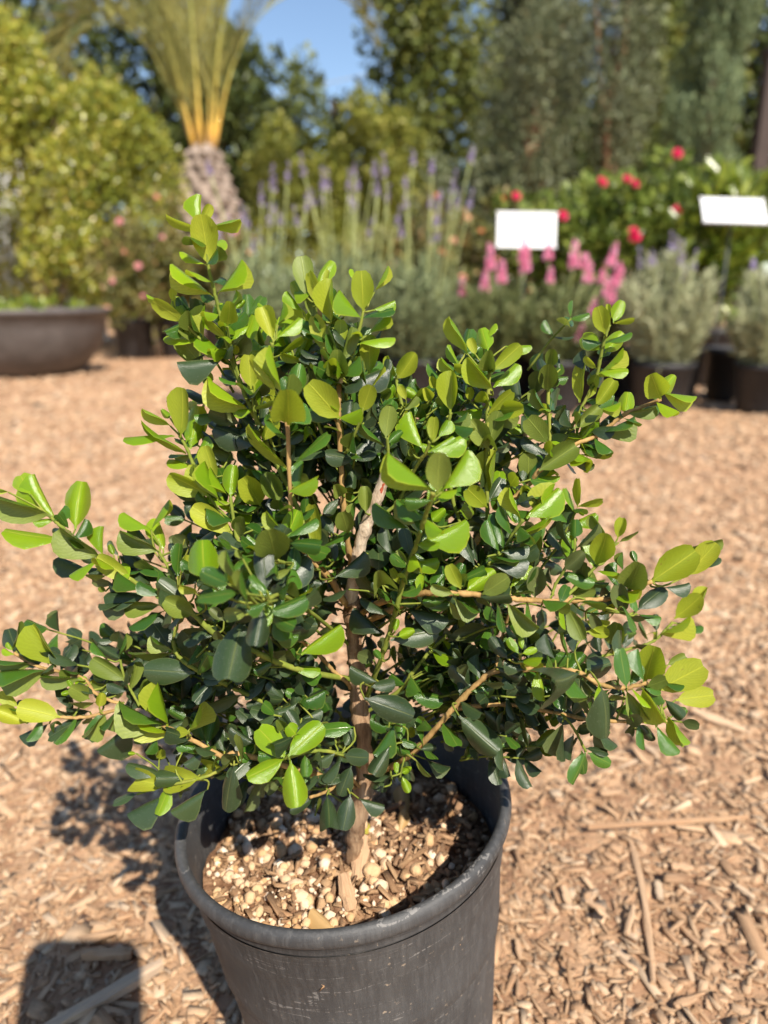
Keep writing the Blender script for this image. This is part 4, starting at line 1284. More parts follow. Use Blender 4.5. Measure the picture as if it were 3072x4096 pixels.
-632 3080 4094 50 38 78 -64 -45 62 130 52 m 9
-407 2500 2610 -33 -34 88 -54 83 12 82 55 m 26
-652 2880 3408 -51 44 74 62 -41 67 92 51 y 16
-16 3060 3438 -58 23 78 47 88 9 91 52 o 29
1032 2500 2829 2 45 89 80 -54 25 131 54 m 45
-707 2500 3214 -93 4 37 6 100 5 77 50 y 19
8 3040 3554 -94 -8 -34 -12 99 11 89 46 o 34
-18 3080 3875 62 -55 56 49 83 28 91 55 m 34
614 2950 3464 -29 -37 88 1 92 39 87 55 y 31
-815 2660 2410 -93 5 36 34 -20 92 93 51 m 24
524 2480 2966 -57 46 69 -17 -88 45 74 48 y 48
-171 3040 4177 -11 94 33 -13 -35 93 95 55 o 14
1114 2950 2815 78 59 -20 61 -64 47 93 55 m 44
93 2620 3279 -57 24 79 13 97 -20 74 50 m 28
267 2880 3789 79 -2 61 -39 76 52 97 49 m 33
-1 2800 3718 -53 14 83 79 43 44 129 50 m 30
563 2520 2872 -89 32 31 21 -32 93 94 45 o 48
904 2700 3039 63 -18 76 49 85 -20 77 55 y 43
-1549 2860 2402 -96 -15 -23 -24 6 97 148 44 o 24
217 2780 3761 51 44 74 -33 -70 64 82 45 y 29
384 3040 4059 -34 23 91 17 97 -18 74 55 y 32
87 2660 3177 77 23 59 -16 -83 53 75 51 m 28
-498 2860 3735 -74 -44 51 -51 86 2 79 55 m 8
464 2700 2572 29 45 85 -15 -85 50 80 50 m 46
760 3000 3717 97 -23 -2 21 88 43 86 50 y 36
537 2800 3305 77 34 54 -25 -62 74 84 45 m 38
-923 2800 2226 -22 -44 87 -70 70 17 98 55 o 25
-318 2500 2454 71 53 -46 70 -60 39 83 55 o 26
528 2500 2918 95 17 26 -27 8 96 103 54 o 48
387 2740 3239 -7 43 90 82 -48 29 108 54 o 39
-1293 2800 2550 -97 15 -17 2 79 61 138 44 m 22
151 3180 3838 31 -37 88 22 92 31 86 55 y 34
1320 3120 2742 -1 44 90 -35 -84 41 86 51 o 44
292 2980 3825 94 28 21 -18 -14 97 129 52 y 33
-165 3020 4211 26 -46 85 8 89 45 83 55 y 14
251 2900 3231 96 12 25 -15 -53 83 91 46 o 31
-52 2920 3940 60 23 77 -75 49 44 105 53 y 6
158 2600 2446 95 29 -5 26 -76 59 75 55 o 45
216 2840 2793 95 -14 -29 27 -12 96 114 46 o 50
976 2640 3053 98 12 -17 5 65 76 135 49 o 43
-1365 2880 2450 -96 15 24 21 95 25 109 50 o 24
-952 3040 3184 -51 83 22 -23 -38 89 96 55 o 20
679 2660 2587 6 7 100 99 12 -7 128 46 o 46
206 3100 3857 -44 -43 79 -22 90 36 84 55 y 34
61 2660 3181 -37 23 90 44 90 -5 77 49 y 28
87 2960 3841 63 17 76 -34 94 8 79 48 m 34
-817 2980 3619 34 35 87 -71 -52 49 125 44 y 16
-132 3000 4162 -64 12 76 73 40 55 119 53 m 4
152 2660 2417 -95 8 31 25 -42 87 81 52 m 45
0 2660 2210 -55 78 31 -25 -51 82 86 55 o 45
220 2780 3760 45 37 82 -66 -48 58 84 52 y 29
707 2900 3206 32 38 87 34 -90 27 86 46 o 37
-833 2620 2512 -77 57 -28 62 57 -54 82 55 y 24
-364 3040 4022 -27 39 88 75 -48 45 93 47 y 15
-788 2660 2275 -84 51 16 -21 -60 77 78 55 o 25
671 3060 3996 -4 80 60 -34 -57 74 78 55 o 35
580 2660 2582 34 -33 -88 93 25 27 146 52 o 46
-629 2850 3454 48 31 82 -39 -76 52 85 46 y 17
865 2640 3090 59 25 77 -68 -36 64 82 46 o 43
934 2600 2721 96 26 6 12 -62 78 70 53 o 46
-1211 2900 2718 26 21 94 -96 18 22 125 48 m 23
676 2740 3150 -57 68 46 -42 -72 55 73 55 o 42
-854 2880 3299 -98 16 -12 19 94 -29 71 52 o 20
70 2880 3484 93 -13 34 -7 86 51 83 52 o 29
416 3030 4112 36 30 88 -79 -40 46 95 49 y 32
-1019 2750 2285 41 -13 90 2 99 13 76 55 y 25
78 2620 2295 40 -62 -68 -5 -75 65 73 55 y 55
931 2760 3089 -32 -49 81 5 85 53 82 55 o 43
1132 2600 2676 -27 26 -93 61 79 4 73 55 m 46
636 2640 3095 34 -30 -89 74 -50 45 97 50 o 42
541 2800 3393 -24 43 87 61 -63 48 91 45 y 38
847 3000 3699 55 3 83 -50 82 29 94 49 o 31
98 3150 3856 -45 19 87 5 98 -18 70 55 y 34
-521 2600 3340 20 -62 76 -2 77 63 82 55 y 54
689 2560 2894 -27 41 87 81 -39 43 114 48 o 45
-1222 2920 3114 -99 9 -6 2 74 68 112 47 m 19
-1685 2900 2760 35 16 92 -93 -1 36 141 47 m 22
794 2540 2580 68 -56 47 72 60 -35 76 55 o 47
1001 2560 2711 -95 1 30 17 85 49 86 54 m 46
1018 2620 3072 -17 36 92 39 -83 40 73 54 m 43
672 2640 3187 -20 28 94 62 77 -10 73 45 o 42
-342 2420 3341 -91 -6 -42 -11 99 11 62 50 m 54
759 3040 3710 -42 36 83 -28 -92 26 69 51 o 36
180 2640 2369 96 -24 -14 27 80 53 117 51 o 45
-38 2960 4310 42 6 91 -87 31 38 118 45 y 4
-438 3030 4178 23 9 97 -93 30 19 100 52 y 13
890 3020 4004 -73 24 64 58 71 40 74 51 y 36
894 2970 3839 92 -10 38 -24 62 75 100 54 y 36
-174 3040 4227 6 21 98 74 64 -19 83 51 m 14
534 2460 2977 95 24 18 11 -83 55 62 48 y 48
369 3040 3865 -13 -15 98 8 98 17 68 55 y 32
1031 2640 3057 99 10 -4 4 8 100 103 53 m 43
-1299 2880 2556 -68 13 72 7 99 -12 77 52 y 24
224 3100 3907 -36 -23 91 -6 97 22 69 55 y 34
637 2640 2826 99 12 10 2 -75 66 65 50 m 44
-23 2860 3805 -10 8 99 87 50 5 92 49 o 30
-633 3020 4237 24 27 93 -95 25 17 92 52 y 8
452 2700 2742 -50 38 78 39 -70 59 70 52 o 45
120 2800 2362 13 2 99 13 99 -4 68 55 y 45
136 2600 2393 62 -15 -77 60 73 33 104 44 m 55
1361 2800 3197 84 32 43 -42 -13 90 79 51 o 40
930 2980 4189 96 3 26 -23 56 79 90 52 y 36
-243 3060 4327 18 9 98 61 77 -18 76 47 y 14
-1221 3060 3151 -31 34 89 82 -38 44 85 44 o 19
1444 3150 2739 96 26 9 -14 20 97 130 48 m 44
242 3080 3841 -31 75 59 -35 -66 66 69 55 o 34
-81 2840 3807 47 3 88 -72 59 37 86 46 o 6
1017 2480 2625 -14 12 98 99 7 14 105 49 m 46
664 3020 3621 18 46 87 45 -82 34 73 50 o 35
793 3020 3759 7 32 95 47 -85 25 76 47 o 36
752 3080 3995 12 50 85 46 -79 40 76 46 o 35
73 2800 3180 -46 76 46 -31 -63 72 67 55 o 40
467 3000 3658 87 10 49 -39 75 53 82 54 o 32
86 3050 3839 74 19 64 -49 81 33 75 48 y 34
-925 3060 3788 -71 39 59 -6 -86 50 65 48 y 16
514 2720 2554 -19 17 97 88 47 8 89 49 o 46
-113 2970 4346 -10 49 86 68 -60 42 69 50 y 4
755 3000 3722 -44 40 81 -16 -92 36 63 49 o 36
970 2640 2757 -88 -6 -48 -5 100 -2 66 52 o 46
-129 2820 3391 24 20 95 82 48 -31 84 51 m 3
739 2560 2904 -4 14 99 100 6 3 109 48 m 45
-1260 2900 2712 -65 42 63 75 23 62 110 48 m 23
856 3020 3872 51 9 85 -54 81 24 83 45 y 36
1254 2600 2580 53 -80 28 82 39 -43 81 55 o 46
-190 3080 2777 -62 73 -29 78 52 -36 84 55 o 52
135 2800 3219 75 64 -17 65 -68 34 67 55 o 31
-1231 2920 2603 -75 66 5 -36 -48 80 73 55 o 23
1225 2560 2576 41 -12 -91 82 48 30 79 45 y 46
1030 2540 2615 -5 36 -93 55 79 28 65 55 o 46
310 2900 2830 -62 17 77 60 73 33 85 49 o 50
1065 2800 3216 -31 38 87 -31 -91 28 58 52 m 40
709 2700 3048 62 24 -75 -24 96 11 58 55 o 49
987 3030 3757 98 17 10 -1 -47 88 72 52 m 31
96 2600 3296 83 1 -56 12 97 20 60 47 m 28
61 2900 3506 -45 41 79 35 -73 58 65 47 o 29
-871 3050 4274 18 -17 97 -24 95 21 58 55 y 9
-68 2880 3941 -21 25 94 95 29 13 114 46 m 6
44 2620 2990 18 37 91 -3 -92 38 54 55 y 28
129 2860 3670 -56 -57 59 -51 81 30 65 55 m 29
-1015 2940 3318 29 22 93 -95 -4 30 153 46 y 20
-606 3020 4245 66 41 63 38 -91 19 56 49 y 8
57 2660 3098 -52 36 78 -2 -91 41 56 49 m 28
-1398 2820 2613 -56 47 69 26 -69 68 59 55 y 22
-11 2700 3127 -58 31 76 41 -69 59 59 50 o 40
435 3000 3871 -58 27 77 63 -45 63 86 49 o 32
-12 2640 2854 -58 62 52 -18 -73 66 55 55 m 28
-1661 2860 2755 -85 29 44 37 -26 89 65 48 y 22
630 2700 2561 53 -7 -85 77 46 44 97 48 o 46
78 2640 2296 80 58 15 31 -62 72 58 55 y 55
-1224 3020 3171 -40 35 85 29 -83 47 58 49 y 19
-442 3030 4182 -19 25 95 83 56 2 75 54 y 13
-1392 2820 2619 41 91 5 73 -35 59 75 55 y 22
994 2840 3296 81 9 58 -46 70 54 97 46 m 41
843 2980 3689 100 4 7 -8 49 87 96 52 m 31
981 2720 3214 5 7 100 100 4 -6 81 51 m 40
-1671 2900 2465 -87 46 19 -14 -61 78 57 55 o 24
541 2500 2974 -13 37 92 -17 -92 34 47 52 y 48
55 2640 2291 0 46 89 -2 -89 46 50 55 y 55
-65 3000 4145 54 7 84 -83 19 52 125 45 y 4
-601 2920 4068 25 -49 83 -6 85 52 57 55 y 11
-55 2970 4338 -30 6 95 0 100 -6 49 47 y 4
884 2740 3102 59 80 14 34 -40 85 59 55 o 43
-488 2300 3427 -44 5 90 10 99 -1 42 52 m 52
262 2840 3324 -79 -7 -61 -7 100 -2 50 52 o 33
-507 2900 3350 -34 82 -46 63 56 54 76 55 o 16
828 2700 3167 95 -4 31 -20 67 71 91 47 m 41
916 3000 4222 -17 9 98 29 96 -3 46 47 y 36
-1405 2820 2592 -97 -23 -12 15 -88 46 49 48 y 22
829 2940 3415 75 -55 -35 -43 -82 36 46 55 y 37
106 2840 3709 8 20 98 86 48 -17 58 51 m 29
-1663 2860 2776 -59 38 71 56 -44 70 50 46 y 22
-490 3050 4241 -62 34 71 36 -68 64 47 47 y 13
-1263 2880 2616 -81 0 59 30 86 42 69 52 m 22
-917 3050 4274 -86 12 49 48 50 72 65 51 y 9
-1645 3000 3474 -92 -1 39 11 95 29 44 52 y 19
-1119 2750 2319 -97 -19 13 23 -79 57 37 52 y 25
-1248 2940 3029 -35 -67 65 -83 54 12 47 55 m 19
"""
# ================================================================ ground
def ground_z(x, y):
    return (.006 * np.sin(x * 7.1 + 1.3) * np.cos(y * 6.3) + .010 * np.sin(x * 2.3 + y * 1.7) + .012 * np.sin(y * 1.1 - x * .9 + 2)
            + .003 * np.sin(x * 23 + y * 9) * np.sin(y * 19)) * np.clip(np.hypot(x, y - .29) / .6, .25, 1)

def soil_mat():
    m, t, N, L, bs = new_mat('mulch_dirt')
    co = coords(N)
    n1 = noise(N, L, 2.0, 3, .55, co)
    n2 = noise(N, L, 22, 8, .72, co, .6)
    n3 = noise(N, L, 1.0, 6, .7, mapping(N, L, co, (95, 190, 60)), 1.2)
    v = N.new('ShaderNodeTexVoronoi'); v.inputs['Scale'].default_value = 75
    L.new(mapping(N, L, co, (1, .55, 1)), v.inputs['Vector'])
    bw = N.new('ShaderNodeRGBToBW'); L.new(v.outputs['Color'], bw.inputs[0])
    f = math_n(N, L, 'ADD', math_n(N, L, 'MULTIPLY', n2, .5), math_n(N, L, 'ADD', math_n(N, L, 'MULTIPLY', bw.outputs[0], .35), math_n(N, L, 'MULTIPLY', n1, .2)))
    c = ramp(N, L, f, [(.30, (.24, .13, .075)), (.45, (.39, .23, .135)), (.6, (.51, .32, .19)), (.78, (.66, .45, .28))])
    L.new(c, bs.inputs['Base Color'])
    bs.inputs['Roughness'].default_value = .95; bs.inputs['Specular IOR Level'].default_value = .15
    h = math_n(N, L, 'ADD', math_n(N, L, 'MULTIPLY', n3, .5), math_n(N, L, 'ADD', math_n(N, L, 'MULTIPLY', v.outputs['Distance'], -.7), n2))
    bump(N, L, bs, h, .9, .008)
    return m
M_DIRT = soil_mat()
xs = np.concatenate([-np.geomspace(90, 1.3, 26), np.linspace(-1.2, 1.2, 90), np.geomspace(1.3, 90, 26)])
ys = np.concatenate([-np.geomspace(60, .5, 14), np.linspace(-.4, 3.6, 130), np.geomspace(3.7, 160, 30)])
gx, gy = np.meshgrid(xs, ys)
gz = ground_z(gx, gy)
gv = np.stack([gx, gy, gz], -1).reshape(-1, 3)
nx = len(xs)
gf = [(j * nx + i, j * nx + i + 1, (j + 1) * nx + i + 1, (j + 1) * nx + i) for j in range(len(ys) - 1) for i in range(nx - 1)]
g = MB().add(gv, gf).build('ground', M_DIRT)
tag(g, 'tan mulch covered nursery ground', None, None, 'structure')

def chip_mat(name, stops):
    m, t, N, L, bs = new_mat(name)
    gg = N.new('ShaderNodeNewGeometry'); oi = N.new('ShaderNodeObjectInfo')
    rnd = math_n(N, L, 'FRACT', math_n(N, L, 'ADD', gg.outputs['Random Per Island'], oi.outputs['Random']))
    c = ramp(N, L, rnd, stops)
    uv = N.new('ShaderNodeTexCoord').outputs['UV']
    ad = N.new('ShaderNodeVectorMath'); ad.operation = 'ADD'
    cb = N.new('ShaderNodeCombineXYZ'); L.new(math_n(N, L, 'MULTIPLY', rnd, 37), cb.inputs[0]); L.new(math_n(N, L, 'MULTIPLY', rnd, 91), cb.inputs[1])
    L.new(uv, ad.inputs[0]); L.new(cb.outputs[0], ad.inputs[1])
    gr = noise(N, L, 1.0, 5, .7, mapping(N, L, ad.outputs[0], (1.6, 16, 1)), .3)
    c = mixc(N, L, math_n(N, L, 'MULTIPLY', gr, .9), c, ramp(N, L, gr, [(.3, (.20, .11, .06)), (.7, (.62, .44, .27))]))
    pn = noise(N, L, 1.7, 4, .6, N.new('ShaderNodeNewGeometry').outputs['Position'])
    pm = N.new('ShaderNodeRGBToBW'); L.new(ramp(N, L, pn, [(.46, (0, 0, 0)), (.68, (1, 1, 1))]), pm.inputs[0])
    c = mixc(N, L, math_n(N, L, 'MULTIPLY', pm.outputs[0], .35), c, (.33, .195, .12))
    L.new(c, bs.inputs['Base Color'])
    bs.inputs['Roughness'].default_value = .85; bs.inputs['Specular IOR Level'].default_value = .2
    bump(N, L, bs, gr, .8, .0012)
    return m
M_CHIP = chip_mat('wood_chip', [(0, (.30, .165, .09)), (.2, (.43, .25, .14)), (.5, (.56, .36, .22)), (.75, (.69, .485, .31)), (.9, (.79, .615, .43)), (.96, (.44, .35, .27)), (1, (.58, .44, .31))])

CHIP_F = [[0, 1, 2, 3], [4, 7, 6, 5], [0, 4, 5, 1], [1, 5, 6, 2], [2, 6, 7, 3], [3, 7, 4, 0]]
CHIP_UV = [(0, 0), (1, 0), (1, 1), (0, 1), (0, .1), (1, .1), (1, .9), (0, .9)]
def chips(x, y, l, wd, th, lift=0.0, tilt=.25):
    n = len(x)
    yaw = rng.uniform(0, 2 * math.pi, n); pt = rng.normal(0, tilt, n); rl = rng.normal(0, tilt * 1.3, n)
    d = np.stack([np.cos(yaw) * np.cos(pt), np.sin(yaw) * np.cos(pt), np.sin(pt)], 1)
    s0 = np.stack([-np.sin(yaw), np.cos(yaw), np.zeros(n)], 1); u0 = np.cross(d, s0)
    s = s0 * np.cos(rl)[:, None] + u0 * np.sin(rl)[:, None]; u = np.cross(d, s)
    c = np.stack([x, y, ground_z(x, y) + th * .25 + np.abs(np.sin(pt)) * l * .28 + lift], 1)
    J = lambda a: rng.uniform(1 - a, 1 + a, (n, 1))
    O = lambda a: rng.uniform(-a, a, (n, 1))
    h = l[:, None] / 2; b = wd[:, None] / 2; t = th[:, None] / 2
    V = []
    for top in (1, -1):
        k = .8 if top == 1 else 1.0
        for sl, sw in ((-1, -1), (1, -1), (1, 1), (-1, 1)):
            V.append(c + d * h * (sl * J(.22) + O(.1)) + s * b * k * sw * J(.55) + u * t * top * J(.4))
    V = np.stack([V[0], V[1], V[2], V[3], V[4], V[5], V[6], V[7]], 1)
    return V
def scatter(n, y0, y1, pw=1.0):
    y = y0 + (y1 - y0) * rng.random(n) ** pw
    half = .22 + .62 * y
    x = rng.uniform(-1, 1, n) * half
    return x, y
parts = []
def batch(n, y0, y1, lm, wm, tm, pw=1.0, lift=0):
    x, y = scatter(n, y0, y1, pw)
    l = np.clip(rng.lognormal(math.log(lm), .5, n), .002, lm * 4); wd = np.minimum(np.clip(rng.lognormal(math.log(wm), .45, n), .0012, wm * 3), l * .8)
    th = np.clip(rng.lognormal(math.log(tm), .3, n), .0008, .006)
    keep = ~((np.hypot(x + .002, y - .309) < .062))
    parts.append(chips(x[keep], y[keep], l[keep], wd[keep], th[keep], lift))
batch(26000, -.1, .75, .0045, .0013, .0009)
batch(13000, -.1, .85, .0085, .0029, .0017)
batch(3500, -.1, 1.0, .0125, .0046, .0024)
batch(15000, .6, 1.7, .0095, .0045, .0024)
batch(13000, 1.0, 2.6, .013, .0065, .003)
batch(9000, 1.8, 4.2, .020, .010, .004)
batch(2500, 3.4, 7.0, .035, .016, .006)
mul = cloud('mulch', np.concatenate(parts), M_CHIP, None, CHIP_UV, CHIP_F)
tag(mul, 'loose tan wood chip mulch spread over the whole ground', 'mulch', None, 'stuff')

# large chips that can be picked out one by one
def one_chip(name, x, y, l, wd, th, yaw, label, group=None, lift=.004, bend=0.0, cat='wood chip'):
    n = 6; vs = []; fs = []
    for i in range(n + 1):
        t = i / n - .5
        ww = wd * (.55 + .45 * math.sin(math.pi * (i + .6) / (n + 1.2))) * random.uniform(.8, 1.15)
        off = bend * (t * t - .1) + random.uniform(-.06, .06) * wd
        for (a, b) in ((-.5, .35), (-.2, .5), (.25, .46), (.5, .2), (.42, -.5), (-.44, -.5)):
            vs.append((t * l, off + a * ww * random.uniform(.9, 1.1), b * th * random.uniform(.8, 1.2)))
    for i in range(n):
        for k in range(6):
            k2 = (k + 1) % 6
            fs.append((i * 6 + k, (i + 1) * 6 + k, (i + 1) * 6 + k2, i * 6 + k2))
    fs += [tuple(range(6)), tuple(n * 6 + k for k in range(5, -1, -1))]
    me = MB().add(vs, fs).mesh(name, M_CHIP, False)
    uvl = me.uv_layers.new(name='UVMap')
    for lp in me.loops:
        c = me.vertices[lp.vertex_index].co
        uvl.data[lp.index].uv = (c.x / l + .5, c.y / wd * .5 + .5)
    o = link(name, me)
    o.location = (x, y, float(ground_z(np.array(x), np.array(y))) + th * .5 + lift)
    o.rotation_euler = (random.uniform(-.2, .2), random.uniform(-.08, .08), yaw)
    return tag(o, label, cat, group)
one_chip('wood_stick', .234, .483, .138, .0042, .004, .10, 'thin straight pale stick lying across the mulch, longest one beside the pot', None, .006, cat='stick')
one_chip('wood_stick', -.175, .335, .075, .010, .006, .62, 'long grey split stick inside the rounded phone shadow', None, .006, cat='stick')
one_chip('wood_chip', -.185, .368, .032, .008, .006, .05, 'short frayed pale chip just inside the top edge of the phone shadow')
one_chip('wood_chip', -.150, .305, .042, .011, .006, .95, 'greyish weathered chip beside the long stick in the phone shadow')
one_chip('wood_chip', -.215, .56, .075, .022, .008, .15, 'wide tan plank-like chip at the edge left of the pot')
one_chip('wood_chip', .335, .62, .05, .012, .006, -.75, 'dark tapered wood splinter on the mulch above the long pale stick')
one_chip('wood_chip', .187, .408, .127, .0055, .004, 1.36, 'long brown bark strip running down beside the pot', None, .0005, .012)
ch_lab = 'pale split wood chip lying loose on the mulch'
cn = 0
while cn < 110:
    y = random.uniform(.12, .95); x = random.uniform(-.3 - .5 * y, .3 + .5 * y)
    if math.hypot(x + .002, y - .309) < .085: continue
    one_chip('wood_chip', x, y, random.uniform(.013, .026), random.uniform(.0035, .0065), random.uniform(.002, .0035), random.uniform(0, 3.14), ch_lab, 'large loose wood chips', random.uniform(.001, .006))
    cn += 1

# ================================================================ nursery pot
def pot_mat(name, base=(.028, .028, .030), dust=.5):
    m, t, N, L, bs = new_mat(name)
    co = coords(N)
    n1 = noise(N, L, 9, 5, .65, co)
    n2 = noise(N, L, 1.0, 6, .75, mapping(N, L, co, (420, 420, 55)), .3)     # vertical rubs
    n3 = noise(N, L, 1.0, 5, .8, mapping(N, L, co, (22, 22, 240)), .1)       # scuffs round the wall
    sp = noise(N, L, 320, 3, .6, co)
    spm = N.new('ShaderNodeRGBToBW'); L.new(ramp(N, L, sp, [(.655, (0, 0, 0)), (.70, (1, 1, 1))]), spm.inputs[0])
    f = math_n(N, L, 'MULTIPLY', math_n(N, L, 'ADD', math_n(N, L, 'MULTIPLY', n1, .7), math_n(N, L, 'ADD', math_n(N, L, 'MULTIPLY', n2, .95), math_n(N, L, 'MULTIPLY', n3, .35))), .55)
    c = ramp(N, L, n1, [(.35, base), (.65, tuple(q * 1.7 + .004 for q in base))])
    stk = N.new('ShaderNodeRGBToBW'); L.new(ramp(N, L, n2, [(.46, (0, 0, 0)), (.66, (1, 1, 1))]), stk.inputs[0])
    c = mixc(N, L, math_n(N, L, 'MULTIPLY', stk.outputs[0], .36 * dust + .03), c, (.19, .185, .18))
    ln = math_n(N, L, 'LESS_THAN', math_n(N, L, 'ABSOLUTE', math_n(N, L, 'SUBTRACT', noise(N, L, 1.0, 2, .5, mapping(N, L, co, (9, 9, 95)), .3), .5)), .0045)
    ln = math_n(N, L, 'MULTIPLY', ln, math_n(N, L, 'GREATER_THAN', n2, .5))
    c = mixc(N, L, math_n(N, L, 'MULTIPLY', ln, .35), c, (.34, .32, .30))
    big = noise(N, L, 14, 4, .7, mapping(N, L, co, (1, 1, .5)), .8)
    bgm = N.new('ShaderNodeRGBToBW'); L.new(ramp(N, L, big, [(.45, (0, 0, 0)), (.75, (1, 1, 1))]), bgm.inputs[0])
    c = mixc(N, L, math_n(N, L, 'MULTIPLY', bgm.outputs[0], .6 * dust + .05), c, (.14, .134, .128))
    c = mixc(N, L, math_n(N, L, 'MULTIPLY', math_n(N, L, 'MULTIPLY', spm.outputs[0], bgm.outputs[0]), .8), c, (.42, .33, .24))
    L.new(c, bs.inputs['Base Color'])
    L.new(math_n(N, L, 'ADD', .36, math_n(N, L, 'MULTIPLY', f, .4)), bs.inputs['Roughness'])
    bs.inputs['Specular IOR Level'].default_value = .5
    bump(N, L, bs, math_n(N, L, 'ADD', n2, n3), .4, .0009)
    return m
M_POT = pot_mat('black_plastic', (.028, .0285, .030), .40)
TILT = R(6)
AX = Vector((-math.sin(TILT), 0, math.cos(TILT)))
RIM = Vector((-.0213, .309, .183))
PSC = 1.03
POT_H = .172
POT_BASE = RIM - AX * POT_H * PSC
pot_rot = Matrix.Rotation(-TILT, 4, 'Y')
pot = empty('nursery_pot', POT_BASE, 'black plastic nursery pot with rolled rim, planted with the boxwood', 'plant pot')
pot.rotation_euler = pot_rot.to_euler(); pot.scale = (PSC, PSC, PSC)
def wob(a, i): return .004 * math.sin(2 * a + .6) + .0025 * math.sin(3 * a + 2)
prof = [(.004, .006), (.052, .005), (.0600, .0), (.0635, .004), (.0660, .030), (.0685, .060), (.0712, .092), (.0722, .0985), (.0733, .1005), (.0738, .106), (.0760, .135), (.0768, .1385), (.0776, .143), (.0786, .1545), (.0794, .157)]
inner = [(.0770, .160), (.0755, .140), (.0730, .105), (.0680, .06), (.0630, .012), (.004, .011)]
v, f = lathe(prof, 96, wob)
v2, f2 = lathe(inner, 96, wob)
MB().add(v, f).add(v2, f2).build('wall', M_POT, pot)
# rolled rim: a fat lip with a groove under it
rim = []
for k in range(17):
    a = R(-150) + R(330) * k / 16
    rim.append((.0802 + .0029 * math.cos(a), .1675 + .0044 * math.sin(a)))
rim = [(.0789, .157), (.0795, .1585)] + rim[1:] + [(.0768, .1605)]
v, f = lathe(rim, 128, wob)
MB().add(v, f).build('rim', M_POT, pot)

# ================================================================ potting mix in the pot
m, t, N, L, bs = new_mat('potting_mix')
co = coords(N)
n1 = noise(N, L, 45, 6, .7, co); n2 = noise(N, L, 260, 5, .7, co)
L.new(ramp(N, L, math_n(N, L, 'ADD', math_n(N, L, 'MULTIPLY', n1, .6), math_n(N, L, 'MULTIPLY', n2, .4)), [(.32, (.075, .036, .02)), (.5, (.21, .115, .065)), (.68, (.45, .29, .175))]), bs.inputs['Base Color'])
bs.inputs['Roughness'].default_value = .95; bs.inputs['Specular IOR Level'].default_value = .15
bump(N, L, bs, n2, 1, .003)
M_MIX = m
m, t, N, L, bs = new_mat('perlite')
gi = N.new('ShaderNodeNewGeometry'); co = coords(N); nn = noise(N, L, 420, 4, .6, co)
c = ramp(N, L, gi.outputs['Random Per Island'], [(0, (.40, .22, .10)), (.25, (.60, .40, .22)), (.5, (.62, .44, .29)), (.8, (.74, .58, .43)), (1, (.77, .67, .55))])
L.new(mixc(N, L, math_n(N, L, 'MULTIPLY', nn, .5), c, (.45, .28, .15)), bs.inputs['Base Color'])
bs.inputs['Roughness'].default_value = .9; bs.inputs['Specular IOR Level'].default_value = .2
bump(N, L, bs, nn, .8, .0015)
M_PERL = m
M_BARK = chip_mat('bark_bits', [(0, (.12, .05, .025)), (.4, (.26, .13, .06)), (.7, (.42, .24, .12)), (1, (.55, .36, .2))])
SOIL = POT_H - .034
mix = empty('potting_mix', POT_BASE + AX * SOIL, 'gritty brown potting mix with pale perlite grains filling the pot', 'potting mix')
mix['kind'] = 'stuff'
mix.rotation_euler = pot_rot.to_euler(); mix.scale = (PSC, PSC, 1)
nr, na = 26, 90
vs = [(0, 0, .004)]; fs = []
def soil_h(x, y): return .004 * math.exp(-(x * x + y * y) / .0012) + .0022 * math.sin(x * 130 + 1) * math.sin(y * 150) + .0018 * math.sin(x * 310 + y * 90) - .003 * (x - .02) / .07
for i in range(1, nr + 1):
    for k in range(na):
        a = 2 * math.pi * k / na; r = .0748 * i / nr
        x, y = r * math.cos(a), r * math.sin(a)
        vs.append((x, y, soil_h(x, y) + random.uniform(-.0009, .0009)))
for k in range(na): fs.append((0, 1 + k, 1 + (k + 1) % na))
for i in range(nr - 1):
    for k in range(na):
        k2 = (k + 1) % na
        fs.append((1 + i * na + k, 1 + (i + 1) * na + k, 1 + (i + 1) * na + k2, 1 + i * na + k2))
MB().add(vs, fs).build('soil_surface', M_MIX, mix)
# grains
ico_v = []; ph = (1 + 5 ** .5) / 2
for a, b in ((1, ph), (-1, ph), (1, -ph), (-1, -ph)): ico_v += [(0, a, b), (a, b, 0), (b, 0, a)]
ico_v = unit(np.array(ico_v))
ico_f = [[i, j, k] for i in range(12) for j in range(i + 1, 12) for k in range(j + 1, 12) if max(np.linalg.norm(ico_v[i] - ico_v[j]), np.linalg.norm(ico_v[j] - ico_v[k]), np.linalg.norm(ico_v[i] - ico_v[k])) < 1.2]
ico_f = [q if np.dot(np.cross(ico_v[q[1]] - ico_v[q[0]], ico_v[q[2]] - ico_v[q[0]]), ico_v[q[0]]) > 0 else q[::-1] for q in ico_f]
def grains(n, rmax, s0, s1, sink=.2):
    a = rng.uniform(0, 2 * math.pi, n); r = rmax * np.sqrt(rng.random(n))
    x, y = r * np.cos(a), r * np.sin(a)
    kp = (x < .018) | (rng.random(n) < .35) ; x, y = x[kp], y[kp]; n = len(x)
    s = np.exp(rng.uniform(math.log(s0), math.log(s1), n))
    z = np.array([soil_h(p, q) for p, q in zip(x, y)]) + s * (.5 - sink) + rng.uniform(0, .001, n)
    sc_ = s[:, None, None] * rng.uniform(.6, 1.15, (n, 1, 3))
    V = ico_v[None] * sc_ * rng.uniform(.78, 1.2, (n, 12, 1)) + np.stack([x, y, z], 1)[:, None]
    return V
cloud('perlite_grains', np.concatenate([grains(1300, .073, .0007, .0018), grains(420, .071, .0020, .0037), grains(70, .070, .0032, .0048)]), M_PERL, mix, None, ico_f, False)['kind'] = 'stuff'
n = 1100
a = rng.uniform(0, 2 * math.pi, n); r = .071 * np.sqrt(rng.random(n))
gzold = ground_z
ground_z = lambda x, y: np.array([soil_h(p, q) for p, q in zip(x, y)])
